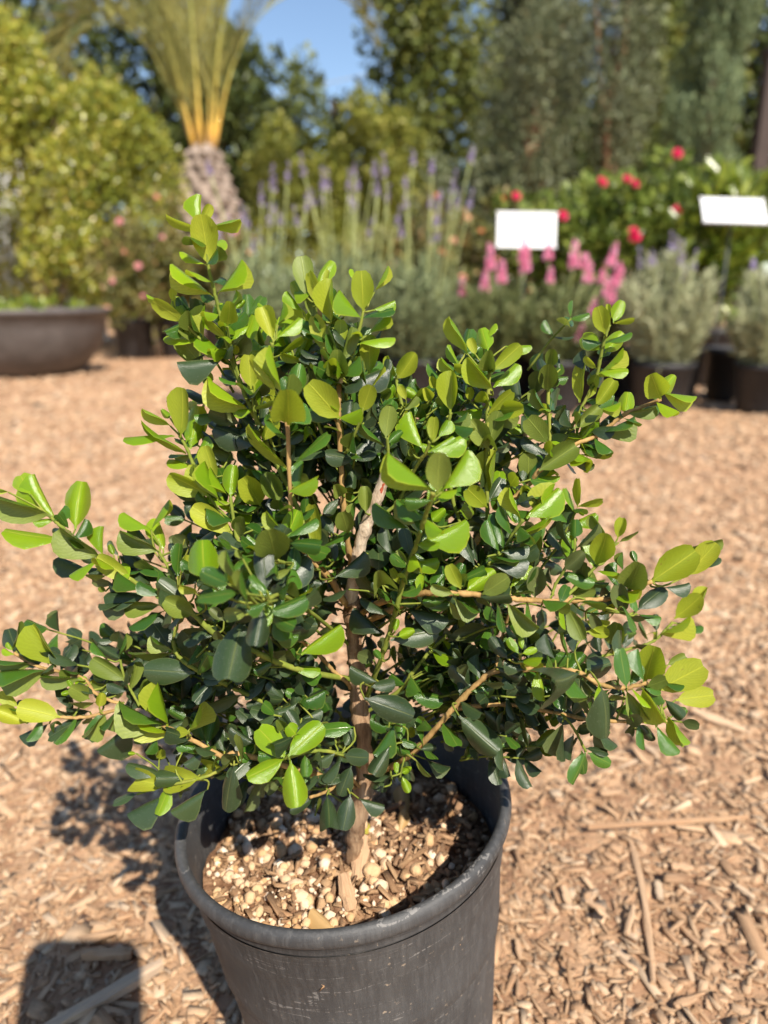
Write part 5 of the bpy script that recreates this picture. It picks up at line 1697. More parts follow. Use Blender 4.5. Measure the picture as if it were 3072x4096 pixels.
V = chips(r * np.cos(a), r * np.sin(a), np.clip(rng.lognormal(math.log(.006), .5, n), .002, .018), np.clip(rng.lognormal(math.log(.0022), .4, n), .001, .006), np.full(n, .0013), .0004, .4)
cloud('bark_bits', V, M_BARK, mix, CHIP_UV, CHIP_F)['kind'] = 'stuff'
ground_z = gzold
def on_soil(x, y, dz=0): return pot_rot @ Vector((x, y, soil_h(x, y) + dz)) + POT_BASE + AX * SOIL
# larger pale stones
st = [(.012, -.020, .0056, 'largest pale rounded stone on the potting mix near the stem'), (-.020, -.030, .0043, None), (-.034, -.012, .0040, None), (.022, -.034, .0042, None), (-.006, -.046, .0040, None), (.034, -.018, .0038, None), (-.045, -.026, .0042, None), (.006, -.058, .0036, None), (-.028, -.050, .0038, None), (.044, -.030, .0036, None)]
for x, y, s, lab in st:
    V = ico_v * s * rng.uniform(.8, 1.15, (1, 3)) * rng.uniform(.86, 1.12, (12, 1))
    me = MB().add(V, ico_f).mesh('stone', M_PERL)
    o = link('pale_stone', me); o.location = on_soil(x, y, s * .5)
    md = o.modifiers.new('round', 'SUBSURF'); md.levels = 2; md.render_levels = 2
    tag(o, lab or 'small pale stone half sunk in the potting mix', 'stone', 'pale stones on the potting mix')
# old cut stem stump beside the trunk
M_TAN = bark_mat('tan_wood', [(.3, (.20, .11, .055)), (.5, (.42, .26, .14)), (.7, (.60, .42, .25))], (300, 300, 40), .8, .0008)
# ================================================================ boxwood shrub
L_MATS = {
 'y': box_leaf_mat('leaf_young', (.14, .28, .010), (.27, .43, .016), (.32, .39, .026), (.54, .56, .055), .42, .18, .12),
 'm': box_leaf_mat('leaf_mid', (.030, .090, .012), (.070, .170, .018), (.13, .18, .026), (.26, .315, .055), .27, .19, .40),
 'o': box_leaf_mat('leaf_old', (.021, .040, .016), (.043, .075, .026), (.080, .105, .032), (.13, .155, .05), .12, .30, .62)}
def leaf_mesh(name, mat, cup, tipc, notch, wide, fold):
    S = [0, .07, .20, .38, .56, .73, .87, .96]
    HW = [.045, .060, .28, .43, .50, .485, .385, .22]
    U = [-1, -.55, 0, .55, 1]
    vs = []; uv = []; fs = []; pa = random.uniform(0, 6); asy = random.uniform(-1, 1)
    for s, hw in zip(S, HW):
        hw2 = hw ** wide if hw > .1 else hw
        hw2 = .5 * (hw / .5) ** wide
        for u in U:
            x = u * hw2
            y = s + (.04 * (1 - u * u) if s > .9 else 0) * (1 - notch) - (notch * .03 * (1 - abs(u)) if s > .9 else 0)
            z = -cup * (x * x) * 1.4 + fold * abs(x) * .5 - tipc * s * s * .5 + random.uniform(.0, .035) * math.sin(s * 7 + pa) * u + random.uniform(-.006, .006)
            x += asy * math.sin(s * 3.1) * .05; x *= 1 + .05 * math.sin(s * 9 + pa + u)
            vs.append((x, y, z)); uv.append((u, s))
    for i in range(len(S) - 1):
        for k in range(4):
            a = i * 5 + k
            fs.append((a, a + 1, a + 6, a + 5))
    me = MB().add(vs, fs).mesh(name, mat)
    ul = me.uv_layers.new(name='UVMap')
    for lp in me.loops: ul.data[lp.index].uv = uv[lp.vertex_index]
    return me
SHAPES = [(.75, .12, .9, 1.0, .06), (1.2, .26, .2, 1.05, .0), (.40, -.12, .6, .97, .14), (1.0, .18, 1.0, 1.0, .03), (.5, .40, .4, 1.02, .12), (1.4, .05, .7, 1.05, .14), (.7, .50, .3, 1.0, .05), (.3, .22, 1.0, .97, .22)]
LEAF_ME = {a: [leaf_mesh('leaf', L_MATS[a], *s) for s in SHAPES] for a in 'ymo'}

W_BARK = bark_mat('box_bark', [(.30, (.10, .055, .032)), (.46, (.27, .165, .095)), (.58, (.42, .28, .17)), (.75, (.58, .43, .29))], (420, 420, 60), 1.0, .0016)
W_WOOD = bark_mat('twig_bark', [(.30, (.13, .075, .03)), (.45, (.27, .17, .06)), (.58, (.40, .25, .10)), (.72, (.44, .36, .12))], (300, 300, 60), .5, .0006)
W_GREEN = bark_mat('green_twig', [(.30, (.09, .12, .018)), (.5, (.16, .195, .028)), (.72, (.27, .26, .05))], (260, 260, 60), .35, .0004)
W_STUB = bark_mat('grey_stub_bark', [(.28, (.20, .12, .08)), (.42, (.48, .36, .25)), (.58, (.68, .56, .43)), (.78, (.78, .68, .55))], (380, 380, 110), 1.0, .0014)
M_SCAR = plain('red_scar', (.38, .08, .04), .7, .4, 700)
WM = {'B': W_BARK, 'W': W_WOOD, 'G': W_GREEN, 'S': W_STUB}
rows = BRANCHES.strip().split('\n')
base = np.array([float(q) for q in rows[0].split()[3:6]]) * 1e-4
base = np.array([-.0175, .306, .147])
shrub = empty('boxwood_shrub', base, 'bushy green boxwood shrub growing in the black nursery pot', 'shrub')
br_obj = []
for i, r in enumerate(rows):
    q = r.split(); kd = q[0]; r0, r1 = float(q[1]) * 1e-5, float(q[2]) * 1e-5
    P = np.array([float(a) for a in q[3:]]).reshape(-1, 3) * 1e-4 - base
    path = smooth_path(P, 9)
    for j in range(1, len(path) - 1): path[j] = path[j] + rng.normal(0, r0 * (.03 if kd == 'S' else .08), 3)
    mb = MB()
    if kd == 'B':
        mb.add(*tube(path, 0, 0, 16, .14, True, lambda t: (r0 + (r1 - r0) * t) * (1 + .10 * math.sin(t * 23) + .35 * max(0, 1 - t * 9) + .25 * max(0, (t - .93) * 12))))
        nm = 'trunk'
    elif kd == 'S':
        mb.add(*tube(path, 0, 0, 14, .07, True, lambda t: (r0 + (r1 - r0) * t) * (1 + .06 * math.sin(t * 31) + .5 * max(0, (t - .93) * 14))))
        nm = 'cut_stub'
    else:
        # nodes swell slightly
        nn = max(3, int(np.linalg.norm(P[-1] - P[0]) / .012))
        mb.add(*tube(path, 0, 0, 8, .12, True, lambda t: (r0 + (r1 - r0) * t) * (1 + .22 * max(0, math.cos(t * nn * 2 * math.pi)) ** 6)))
        nm = 'branch'
    o = mb.build(nm, WM[kd], shrub)
    br_obj.append(o)
    if kd == 'S':
        o['label'] = 'pale cut branch stub with red scars'
        for (u0, u1, sgn) in ((.60, .82, 1),):
            n0, n1 = int(u0 * (len(path) - 1)), int(u1 * (len(path) - 1))
            seg = [path[k] + np.array([.0005, -.0019, .0006]) for k in range(n0, n1 + 1)]
            if len(seg) > 1: MB().add(*tube(seg, 0, 0, 8, .1, True, lambda t: .0008 * math.sin(math.pi * (t * .8 + .1)))).build('red_scar', M_SCAR, o)
tw = MB()
for r in TWIGS.strip().split('\n'):
    P = np.array([float(a) for a in r.split()]).reshape(-1, 3) * 1e-4 - base
    tw.add(*tube(smooth_path(P, 3), .00052, .00038, 5, .05, False))
o = tw.build('leaf_stalks', W_GREEN, shrub); o['kind'] = 'stuff'
def leaf_mat4(q):
    b = Vector(np.array(q[0:3]) * 1e-4 - base)
    d = Vector(q[3:6]).normalized(); n = Vector(q[6:9]); n = (n - d * n.dot(d)).normalized()
    s = d.cross(n)
    Lg = q[9] * 1e-4; W = Lg * q[10] * .01
    return Matrix(((s.x * W, d.x * Lg, n.x * Lg, b.x), (s.y * W, d.y * Lg, n.y * Lg, b.y), (s.z * W, d.z * Lg, n.z * Lg, b.z), (0, 0, 0, 1)))
rest = {'y': [], 'm': [], 'o': []}
for i, r in enumerate(LEAVES.strip().split('\n')):
    f_ = r.split(); q = [float(a) for a in f_[:11]]; age = f_[11]; bi = int(f_[12])
    M4 = leaf_mat4(q)
    me = LEAF_ME[age][random.randrange(8)]
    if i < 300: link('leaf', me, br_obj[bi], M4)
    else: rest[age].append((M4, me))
# small dark leaves on short shoots fill the inside of the crown between the outer leaves and the trunk
spots = np.array([[float(a) for a in r.split()[:6]] for r in LEAVES.strip().split('\n')])
tr_ = np.array(smooth_path(np.array([float(a) for a in rows[0].split()[3:]]).reshape(-1, 3) * 1e-4 - base, 6))
st2 = np.array(smooth_path(np.array([float(a) for a in rows[1].split()[3:]]).reshape(-1, 3) * 1e-4 - base, 6))
tr_ = np.vstack([tr_, st2])
def front_of_trunk(p):
    """the photographed shrub is open in front of its trunk"""
    j = int(np.abs(tr_[:, 2] - (p[2] - .4 * (tr_[0, 1] - p[1]))).argmin())
    return abs(p[0] - tr_[j, 0]) < .017 and p[1] < tr_[j, 1] + .008
inner = MB()
for k in range(430):
    s_ = spots[random.randrange(len(spots))]
    B_ = s_[:3] * 1e-4 - base
    T_ = np.array([.002, -.002, min(max(B_[2] - .05, .03), .17)])
    u_ = random.uniform(.12, .72)
    c_ = B_ + (T_ - B_) * u_ + np.array([0, random.uniform(.0, .05), 0])
    if c_[2] < .028: continue
    if front_of_trunk(c_): continue
    ax_ = unit(B_ - T_ + rng.normal(0, .012, 3)); side = unit(np.cross(ax_, rng.normal(0, 1, 3)))
    ln_ = random.uniform(.012, .026)
    inner.add(*tube(smooth_path([c_ - ax_ * .014 - np.array([0, 0, .003]), c_, c_ + ax_ * ln_], 3), 6e-4, 4e-4, 5))
    nn_ = random.randint(2, 3)
    top = B_[2] > .2 and u_ < .3
    for j in range(nn_):
        p_ = c_ + ax_ * ln_ * (j + .4) / nn_
        sd = side if j % 2 == 0 else np.cross(ax_, side)
        for sg in (1, -1):
            d_ = unit(ax_ * random.uniform(.3, .9) + sd * sg + rng.normal(0, .15, 3))
            n_ = unit(np.array([.3, -.4, .8]) + ax_ * .5 + rng.normal(0, .35, 3))
            lg_ = random.uniform(95, 150)
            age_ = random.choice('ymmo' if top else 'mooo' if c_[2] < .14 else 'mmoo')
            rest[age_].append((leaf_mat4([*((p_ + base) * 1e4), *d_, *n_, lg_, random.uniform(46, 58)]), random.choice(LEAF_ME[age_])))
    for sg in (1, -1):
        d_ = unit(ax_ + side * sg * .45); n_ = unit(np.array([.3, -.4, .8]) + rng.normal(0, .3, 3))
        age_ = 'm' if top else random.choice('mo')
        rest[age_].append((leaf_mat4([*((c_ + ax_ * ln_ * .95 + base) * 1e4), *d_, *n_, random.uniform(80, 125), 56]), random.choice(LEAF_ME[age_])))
# leaf pairs along the side branches
for r in rows[2:]:
    q = r.split(); P = np.array([float(a) for a in q[3:]]).reshape(-1, 3) * 1e-4 - base
    path = smooth_path(P, 6); acc = 0; k = 0; tot = sum(np.linalg.norm(path[i] - path[i - 1]) for i in range(1, len(path))); run = 0
    for i in range(1, len(path)):
        sg_ = path[i] - path[i - 1]; l_ = np.linalg.norm(sg_); acc += l_; run += l_
        if acc < .0058 or run < .012: continue
        acc = 0; k += 1
        if front_of_trunk(path[i]): continue
        ax_ = unit(sg_); s0_ = unit(np.cross(ax_, np.array([.2, .7, .68])))
        s1_ = s0_ if k % 2 else np.cross(ax_, s0_)
        for sg in (1, -1):
            if random.random() < .42: continue
            d_ = unit(ax_ * random.uniform(.35, .9) + s1_ * sg + rng.normal(0, .2, 3))
            n_ = unit(np.array([.3, -.35, .8]) + ax_ * .5 + rng.normal(0, .3, 3))
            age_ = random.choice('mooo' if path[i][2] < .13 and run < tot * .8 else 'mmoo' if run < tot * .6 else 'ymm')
            rest[age_].append((leaf_mat4([*((path[i] + base + np.array([0, random.uniform(-.003, .004), 0])) * 1e4), *d_, *n_, random.uniform(90, 145), random.uniform(46, 58)]), random.choice(LEAF_ME[age_])))
o = inner.build('inner_twigs', W_GREEN, shrub); o['kind'] = 'stuff'
mb = MB(); uvs = []
for mi, age in enumerate('ymo'):
    for M4, me in rest[age]:
        A = np.array(M4)
        co_ = np.array([v.co[:] for v in me.vertices]) @ A[:3, :3].T + A[:3, 3]
        mb.add(co_, [tuple(p.vertices) for p in me.polygons], mi)
        uvs += [d.uv[:] for d in me.uv_layers[0].data]
o = mb.build('inner_foliage', [L_MATS['y'], L_MATS['m'], L_MATS['o']], shrub)
ul = o.data.uv_layers.new(name='UVMap')
ul.data.foreach_set('uv', np.array(uvs, np.float32).reshape(-1))
o['kind'] = 'stuff'
print('leaves in mass', sum(len(v) for v in rest.values()))
# fallen leaves on the potting mix
M_DRY = box_leaf_mat('leaf_dry', (.42, .26, .10), (.55, .36, .16), (.50, .34, .16), (.60, .44, .24), .2, .5, .2)
dry = [leaf_mesh('dry_leaf', M_DRY, *SHAPES[1]), leaf_mesh('yellow_leaf', box_leaf_mat('leaf_yellow', (.48, .46, .06), (.55, .52, .08), (.5, .48, .08), (.6, .56, .12), .3, .4, .1), *SHAPES[3])]
for (x, y, rz, lg, k, tl, lab) in ((.010, .016, 2.6, .013, 1, .5, 'yellow green fallen leaf lying on the potting mix beside the trunk'),
                                   (.030, .022, .2, .017, 0, 1.0, 'dry tan fallen leaf standing upright in the potting mix'),
                                   (.026, .010, -.3, .012, 0, .8, 'small curled brown leaf beside the upright dry leaf'),
                                   (-.004, -.052, .9, .017, 0, .35, 'olive brown leaf at the front edge of the potting mix')):
    o = link('fallen_leaf', dry[k]); o.location = on_soil(x, y, .003)
    o.scale = (lg * .55, lg, lg); o.rotation_euler = (tl, 0, rz)
    tag(o, lab, 'leaf', 'fallen leaves on the potting mix')
# pale wood splinters round the stem
for (x, y, l, wd, rz, lab) in ((.006, -.012, .022, .008, 1.45, 'thick tan bark piece in front of the boxwood trunk'), (.000, -.034, .017, .007, 1.9, 'ragged brown bark piece in the middle of the potting mix')):
    o = one_chip('bark_piece', 0, 0, l, wd, .006, rz, lab, None, 0, cat='bark piece')
    o.location = on_soil(x, y, .005)
    o.rotation_euler = (0, -.5, rz)

# ================================================================ the phone that takes the picture (its shadow lies on the mulch)
M_PHONE = plain('phone_shell', (.03, .03, .035), .4, .1, 30)
M_GLASS = plain('lens_glass', (.01, .01, .012), .08, .1, 30)
cm = Matrix.Translation((0, 0, CAM_H)) @ Matrix.Rotation(R(90 - PITCH), 4, 'X')
ph = empty('phone', (0, 0, 0), 'dark phone held up in front of the pot, casting the rounded shadow on the mulch', 'phone')
ph.matrix_basis = cm @ Matrix.Translation((-.0185, -.0505, .009))
def slab(w_, h_, t_, r_, z):
    pts = []
    for cx, cy, a0 in ((1, 1, 0), (-1, 1, 90), (-1, -1, 180), (1, -1, 270)):
        for k in range(9):
            a = R(a0 + 90 * k / 8)
            pts.append((cx * (w_ / 2 - r_) + r_ * math.cos(a), cy * (h_ / 2 - r_) + r_ * math.sin(a)))
    n_ = len(pts); vs_ = []; fs_ = []
    for zz, kk in ((-t_ / 2, .985), (-t_ / 2 + t_ * .15, 1), (t_ / 2 - t_ * .15, 1), (t_ / 2, .985)):
        vs_ += [(x * kk, y * kk, zz + z) for x, y in pts]
    for i in range(3):
        for k in range(n_):
            k2 = (k + 1) % n_; fs_.append((i * n_ + k, i * n_ + k2, (i + 1) * n_ + k2, (i + 1) * n_ + k))
    fs_ += [tuple(range(n_ - 1, -1, -1)), tuple(3 * n_ + k for k in range(n_))]
    return vs_, fs_
MB().add(*slab(.076, .160, .008, .013, 0)).build('body', M_PHONE, ph, False)
MB().add(*[[(x + .0155, y + .0595, z) for x, y, z in s] if i == 0 else s for i, s in enumerate(slab(.034, .034, .0015, .009, -.0047))]).build('camera_bump', M_PHONE, ph, False)
for dx, dy in ((.0225, .0665), (.0225, .0525), (.009, .0595)):
    v, f = lathe([(.0001, -.0060), (.0055, -.0060), (.0065, -.0058), (.0065, -.005)], 24)
    MB().add([(x + dx, y + dy, z) for x, y, z in v], [q[::-1] for q in f]).build('lens', M_GLASS, ph)
MB().add(*slab(.064, .150, .0004, .010, .0042)).build('screen', M_GLASS, ph, False)
# ================================================================ background plants
def lump_points(n, c, r, shell=.55):
    d = unit(rng.normal(0, 1, (n, 3)))
    rad = (1 - shell * rng.random(n) ** 1.6)[:, None]
    return np.array(c) + d * np.array(r) * rad, d

def shrub_leaves(lumps, n, size, asp=.5, up=.5, droop=0.0):
    vol = np.array([l[1][0] * l[1][1] + l[1][0] * l[1][2] for l in lumps]); vol = vol / vol.sum()
    out = []
    for (c, r), q in zip(lumps, vol):
        k = max(6, int(n * q))
        p, d = lump_points(k, c, r)
        dr = unit(d * .7 + rng.normal(0, .6, (k, 3)) + np.array([0, 0, up - droop]))
        nn = unit(d * .6 + rng.normal(0, .5, (k, 3)) + np.array([0.1, -.2, .7]))
        s = size * rng.uniform(.6, 1.35, k)
        out.append(leaf_rows(p, dr, nn, s, s * asp))
    return np.concatenate(out)

def blob_lumps(c, r, n, k=.42, flat=1.0):
    out = []
    for _ in range(n):
        d = unit(rng.normal(0, 1, 3)); q = rng.uniform(.35, .95)
        p = np.array(c) + d * np.array(r) * q
        s = k * rng.uniform(.6, 1.2)
        out.append((p, np.array(r) * s * np.array([1, 1, flat])))
    return out

def stems(root, z0, lumps, r, mat, n=5, name='stem', x0=(0, 0)):
    for i in range(n):
        c = lumps[(i * 3) % len(lumps)][0]
        a = np.array([x0[0] + random.uniform(-.04, .04), x0[1] + random.uniform(-.04, .04), z0])
        b = np.array(c); mid = (a + b) / 2 + np.array([random.uniform(-.05, .05), random.uniform(-.05, .05), .1 * (b[2] - a[2])])
        MB().add(*tube(smooth_path([a, mid, b], 5), r, r * .35, 6, .08)).build(name, mat, root)

def shrub_thing(name, label, cat, loc, lumps, n, size, mat, asp=.5, stem=None, group=None, up=.5, nst=5, sr=.012, fname='foliage', droop=0):
    t_ = empty(name, loc, label, cat, group)
    cloud(fname, shrub_leaves(lumps, n, size, asp, up, droop), mat, t_, None, LEAF_F)
    stems(t_, 0, lumps, sr, stem or M_STEM, nst)
    return t_

def copies(me_list, name, parent, places, group=None):
    for p, d, s in places:
        z = Vector(d).normalized(); q = z.to_track_quat('Z', 'Y').to_matrix().to_4x4()
        link(name, random.choice(me_list), parent, Matrix.Translation(Vector(p)) @ q @ Matrix.Diagonal((s, s, s, 1)))

M_STEM = plain('stem_bark', (.16, .11, .07), .9, .4, 30)
F_HEDGE = foliage_mat('hedge_leaf', [(0, (.10, .18, .016)), (.45, (.22, .30, .028)), (.8, (.44, .46, .05)), (1, (.52, .40, .09))], .35, .3, .7)
F_HEDGE2 = foliage_mat('hedge_leaf_green', [(0, (.08, .15, .018)), (.5, (.19, .27, .028)), (.85, (.42, .44, .05)), (1, (.50, .40, .08))], .35, .3, .7)
F_ROSE = foliage_mat('rose_leaf', [(0, (.05, .085, .02)), (.5, (.11, .15, .03)), (.85, (.20, .20, .05)), (1, (.33, .20, .08))], .3, .45)
F_DARK = foliage_mat('dark_tree_leaf', [(0, (.018, .033, .009)), (.6, (.048, .075, .019)), (1, (.13, .15, .034))], .25, .45)
F_MIDT = foliage_mat('tree_leaf', [(0, (.045, .075, .018)), (.6, (.11, .15, .032)), (1, (.25, .26, .06))], .3, .45)
F_VINE = foliage_mat('vine_leaf', [(0, (.07, .11, .018)), (.5, (.18, .21, .03)), (1, (.34, .32, .06))], .35, .45)
F_EUC = foliage_mat('grey_tree_leaf', [(0, (.036, .052, .030)), (.6, (.08, .098, .052)), (1, (.17, .185, .09))], .25, .5)
F_OLIVE = foliage_mat('olive_leaf', [(0, (.04, .058, .025)), (.55, (.095, .12, .052)), (1, (.25, .27, .15))], .25, .45)
F_CYP = foliage_mat('cypress_leaf', [(0, (.05, .09, .045)), (.6, (.125, .18, .085)), (1, (.23, .28, .13))], .15, .6)
F_LAV = foliage_mat('lavender_leaf', [(0, (.09, .12, .055)), (.55, (.18, .23, .11)), (1, (.31, .35, .18))], .2, .6)
F_SILV = foliage_mat('silver_leaf', [(0, (.19, .22, .12)), (.5, (.33, .36, .20)), (1, (.52, .52, .32))], .2, .65)
F_GREEN = foliage_mat('flower_shrub_leaf', [(0, (.05, .10, .018)), (.5, (.13, .20, .03)), (1, (.28, .32, .06))], .35, .35, .6)
F_BROAD = foliage_mat('broad_leaf', [(0, (.06, .11, .015)), (.5, (.16, .24, .025)), (1, (.32, .36, .05))], .35, .3, .6)
def petal_mat(name, a, b): return foliage_mat(name, [(0, a), (1, b)], .35, .5)
P_RED = petal_mat('red_petal', (.70, .02, .10), (.85, .06, .20))
P_PINK = petal_mat('pink_petal', (.86, .34, .52), (.92, .50, .66))
P_PEACH = petal_mat('peach_petal', (.80, .36, .24), (.85, .50, .36))
P_ROSE = petal_mat('rose_petal', (.80, .30, .34), (.85, .46, .48))
P_LAV = petal_mat('lavender_petal', (.36, .29, .52), (.50, .43, .62))
P_ORANGE = petal_mat('orange_petal', (.62, .16, .07), (.72, .32, .14))

def blossom_mesh(mat, r=.03, layers=3):
    V = []
    for ly in range(layers):
        n_ = 5 + ly
        for k in range(n_):
            a = 2 * math.pi * k / n_ + ly * .5
            el = .25 + .45 * (layers - 1 - ly)
            d = np.array([[math.cos(a) * math.cos(el), math.sin(a) * math.cos(el), math.sin(el)]])
            V.append(leaf_rows(np.zeros((1, 3)), d, np.array([[-math.cos(a) * math.sin(el), -math.sin(a) * math.sin(el), math.cos(el)]]), r * (1 - .15 * (layers - 1 - ly)), r * .95))
    o = cloud('blossom', np.concatenate(V), mat, None, None, LEAF_F)
    me = o.data; bpy.data.objects.remove(o)
    return me
def spike_mesh(mat, h, r, n):
    z = rng.random(n); a = rng.uniform(0, 2 * math.pi, n)
    rr = r * (1 - .55 * z)
    p = np.stack([rr * .3 * np.cos(a), rr * .3 * np.sin(a), z * h], 1)
    d = unit(np.stack([np.cos(a), np.sin(a), np.full(n, .55)], 1))
    o = cloud('flower_spike', leaf_rows(p, d, unit(rng.normal(0, 1, (n, 3))), rr * 1.1, rr * .9), mat, None, None, LEAF_F)
    me = o.data; bpy.data.objects.remove(o)
    return me

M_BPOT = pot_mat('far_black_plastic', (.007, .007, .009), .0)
M_BOWL = pot_mat('bowl_glaze', (.055, .046, .043), .5)
pot_cache = {}
def nursery_pot(x, y, rt, h, label):
    key = (rt, h)
    if key not in pot_cache:
        pr = [(.004, 0), (rt * .78, 0), (rt * .8, .004), (rt * .965, h * .86), (rt, h * .87), (rt * 1.03, h * .94), (rt * 1.03, h), (rt * .95, h), (rt * .93, h * .88), (.004, h * .86)]
        v_, f_ = lathe(pr, 32)
        pot_cache[key] = MB().add(v_, f_).mesh('pot', M_BPOT)
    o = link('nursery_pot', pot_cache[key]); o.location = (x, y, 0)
    return tag(o, label, 'plant pot', 'black nursery pots in the back rows')

# --- bowl planter
pr = [(.004, 0), (.20, 0), (.26, .012), (.34, .07), (.41, .16), (.445, .26), (.46, .33), (.475, .335), (.478, .355), (.47, .362), (.45, .36), (.44, .30), (.004, .27)]
v, f = lathe(pr, 72)
o = MB().add(v, f).build('bowl_planter', M_BOWL); o.location = (-1.97, 3.95, 0)
tag(o, 'large dark grey bowl planter standing on the mulch at the left edge', 'planter')
# low lime leaves in the bowl
shrub_thing('bowl_plant', 'low leafy plant just showing above the dark bowl planter rim', 'plant', (-1.97, 3.95, .27), blob_lumps((0, 0, .08), (.30, .30, .035), 7), 110, .045, F_BROAD, .6, up=1, nst=3, sr=.006)

# --- tall yellow-green shrubs at the left
def mound(cx, cy, zs, r0, zt, n, k, tp=.75):
    """column of lumps from the ground up, narrowing to the top"""
    out = []
    for i in range(n):
        z = rng.random() ** .8
        rr = r0 * (1 - tp * z ** 1.8)
        a = rng.uniform(0, 2 * math.pi); q = rr * math.sqrt(rng.random())
        s = k * rng.uniform(.6, 1.3)
        out.append((np.array([cx + q * math.cos(a), cy + q * math.sin(a), zs + (zt - zs) * z]), np.array([s, s, s * 1.1])))
    return out
shrub_thing('hedge_shrub', 'tall yellow green small leaved shrub filling the upper left, behind the bowl planter', 'shrub', (-2.85, 6.1, 0), mound(0, 0, .25, .84, 2.34, 150, .17), 24000, .042, F_HEDGE, .6, group='tall yellow green shrubs', nst=7, sr=.02)
shrub_thing('hedge_shrub', 'rounded yellow green shrub sloping down beside the palm trunk', 'shrub', (-2.12, 6.15, 0), mound(0, 0, .2, .62, 1.93, 120, .16), 17000, .040, F_HEDGE2, .6, group='tall yellow green shrubs', nst=6, sr=.018)
shrub_thing('hedge_shrub', 'yellow green shrub at the far left edge, cut off by the picture frame', 'shrub', (-3.75, 6.3, 0), mound(0, 0, .25, .6, 2.0, 50, .2), 8000, .042, F_HEDGE, .6, group='tall yellow green shrubs', nst=6, sr=.018)
m_ = plain('white_board', (.78, .78, .76), .6, .05)
bd = empty('white_panel_fence', (-3.0, 7.35, 0), 'white panel fence glimpsed through gaps in the yellow green shrub', 'fence')
for i in range(3): MB().add(*box((-.9 + i * .45, 0, .85), (.44, .03, 1.7))).build('panel', m_, bd, False)
RED = [(1.552, 4.15, 1.143), (1.122, 4.0, .983), (1.252, 4.0, .998), (1.295, 4.0, .976), (1.646, 4.0, .998), (1.713, 4.0, .976), (1.518, 3.95, .845), (1.293, 3.95, .745), (1.306, 3.95, .711), (.92, 3.95, .818), (.718, 4.2, .941), (.73, 4.0, .749), (1.651, 3.9, .629)]
ROSE = [(-1.441, 4.9, 1.026), (-1.585, 4.85, .607), (-1.741, 4.8, .513), (-1.413, 4.85, .783), (-1.665, 4.85, .692), (-1.8, 4.8, .341), (-1.117, 4.8, .703), (-.949, 4.8, .813), (-.925, 4.8, .479), (-.845, 4.75, .686), (-1.693, 4.9, .876), (-1.557, 4.8, .421)]
ORANGE = [(.293, 4.25, .947), (.468, 4.3, .845), (.664, 4.25, .935), (.654, 4.2, .717), (.322, 4.2, .657), (.442, 4.2, .522), (.394, 4.3, .724), (.536, 4.2, .765),  (.62, 4.2, .62), (.05, 4.3, .6)]
PINK = [(.389, 2.75, .547), (.433, 2.75, .506), (.506, 2.75, .578), (.517, 2.75, .539), (.598, 2.75, .586), (.612, 2.75, .506), (.291, 2.75, .458), (.372, 2.75, .474), (.735, 2.75, .555), (.748, 2.75, .506), (.828, 2.75, .562), (.799, 2.75, .506), (.851, 2.75, .49), (.865, 2.75, .523), (.837, 2.75, .425), (.775, 2.75, .392), (.937, 2.75, .317), (.604, 2.75, .376), (.731, 2.75, .292), (.693, 2.75, .555), (.82, 2.75, .458), (.938, 2.75, .392)]
def mine(spots, i, centres):
    out = []
    for p in spots:
        k = min(range(len(centres)), key=lambda q: (p[0] - centres[q][0]) ** 2 + (p[1] - centres[q][1]) ** 2)
        if k == i: out.append(np.array([p[0] - centres[i][0], p[1] - centres[i][1], p[2]]))
    return out
def bloom(t_, pts, bls):
    copies(bls, 'blossom', t_, [(p, (random.uniform(-.3, .5), -1, random.uniform(.3, .9)), random.uniform(.8, 1.15)) for p in pts])
# --- rose shrubs with peach and pink blossoms
BL_PEACH = [blossom_mesh(P_PEACH, .024), blossom_mesh(P_PEACH, .019)]
BL_ROSE = [blossom_mesh(P_ROSE, .026), blossom_mesh(P_ROSE, .020)]
for si, (x, y, rx, zt, lab, nb, bls) in enumerate(((-1.62, 5.25, .36, .92, 'rose shrub with peach and pink blossoms in front of the palm trunk', 16, BL_ROSE + BL_PEACH),
                                     (-1.10, 5.1, .30, .74, 'lower rose shrub with scattered peach blossoms left of the lavender', 13, BL_PEACH + BL_ROSE))):
    lm = blob_lumps((0, 0, .26 + (zt - .26) * .5), (rx, rx * .9, (zt - .26) * .55), 26, .34)
    bp = mine(ROSE, si, ((-1.62, 5.25), (-1.10, 5.1)))
    lm += [(p + np.array([0, .10, -.03]), np.array([.10, .09, .09])) for p in bp]
    t_ = shrub_thing('rose_shrub', lab, 'shrub', (x, y, 0), lm, 5200, .036, F_ROSE, .6, group='rose shrubs', nst=6, sr=.008)
    bloom(t_, bp, bls)
for x, y, lab in ((-1.78, 5.2, 'black nursery pot under the pink rose shrub, beside the bowl planter'), (-1.50, 5.3, 'black nursery pot under the rose shrub, second from the bowl planter'), (-1.12, 5.1, 'black nursery pot holding the low peach rose shrub')):
    nursery_pot(x, y, .14, .27, lab)

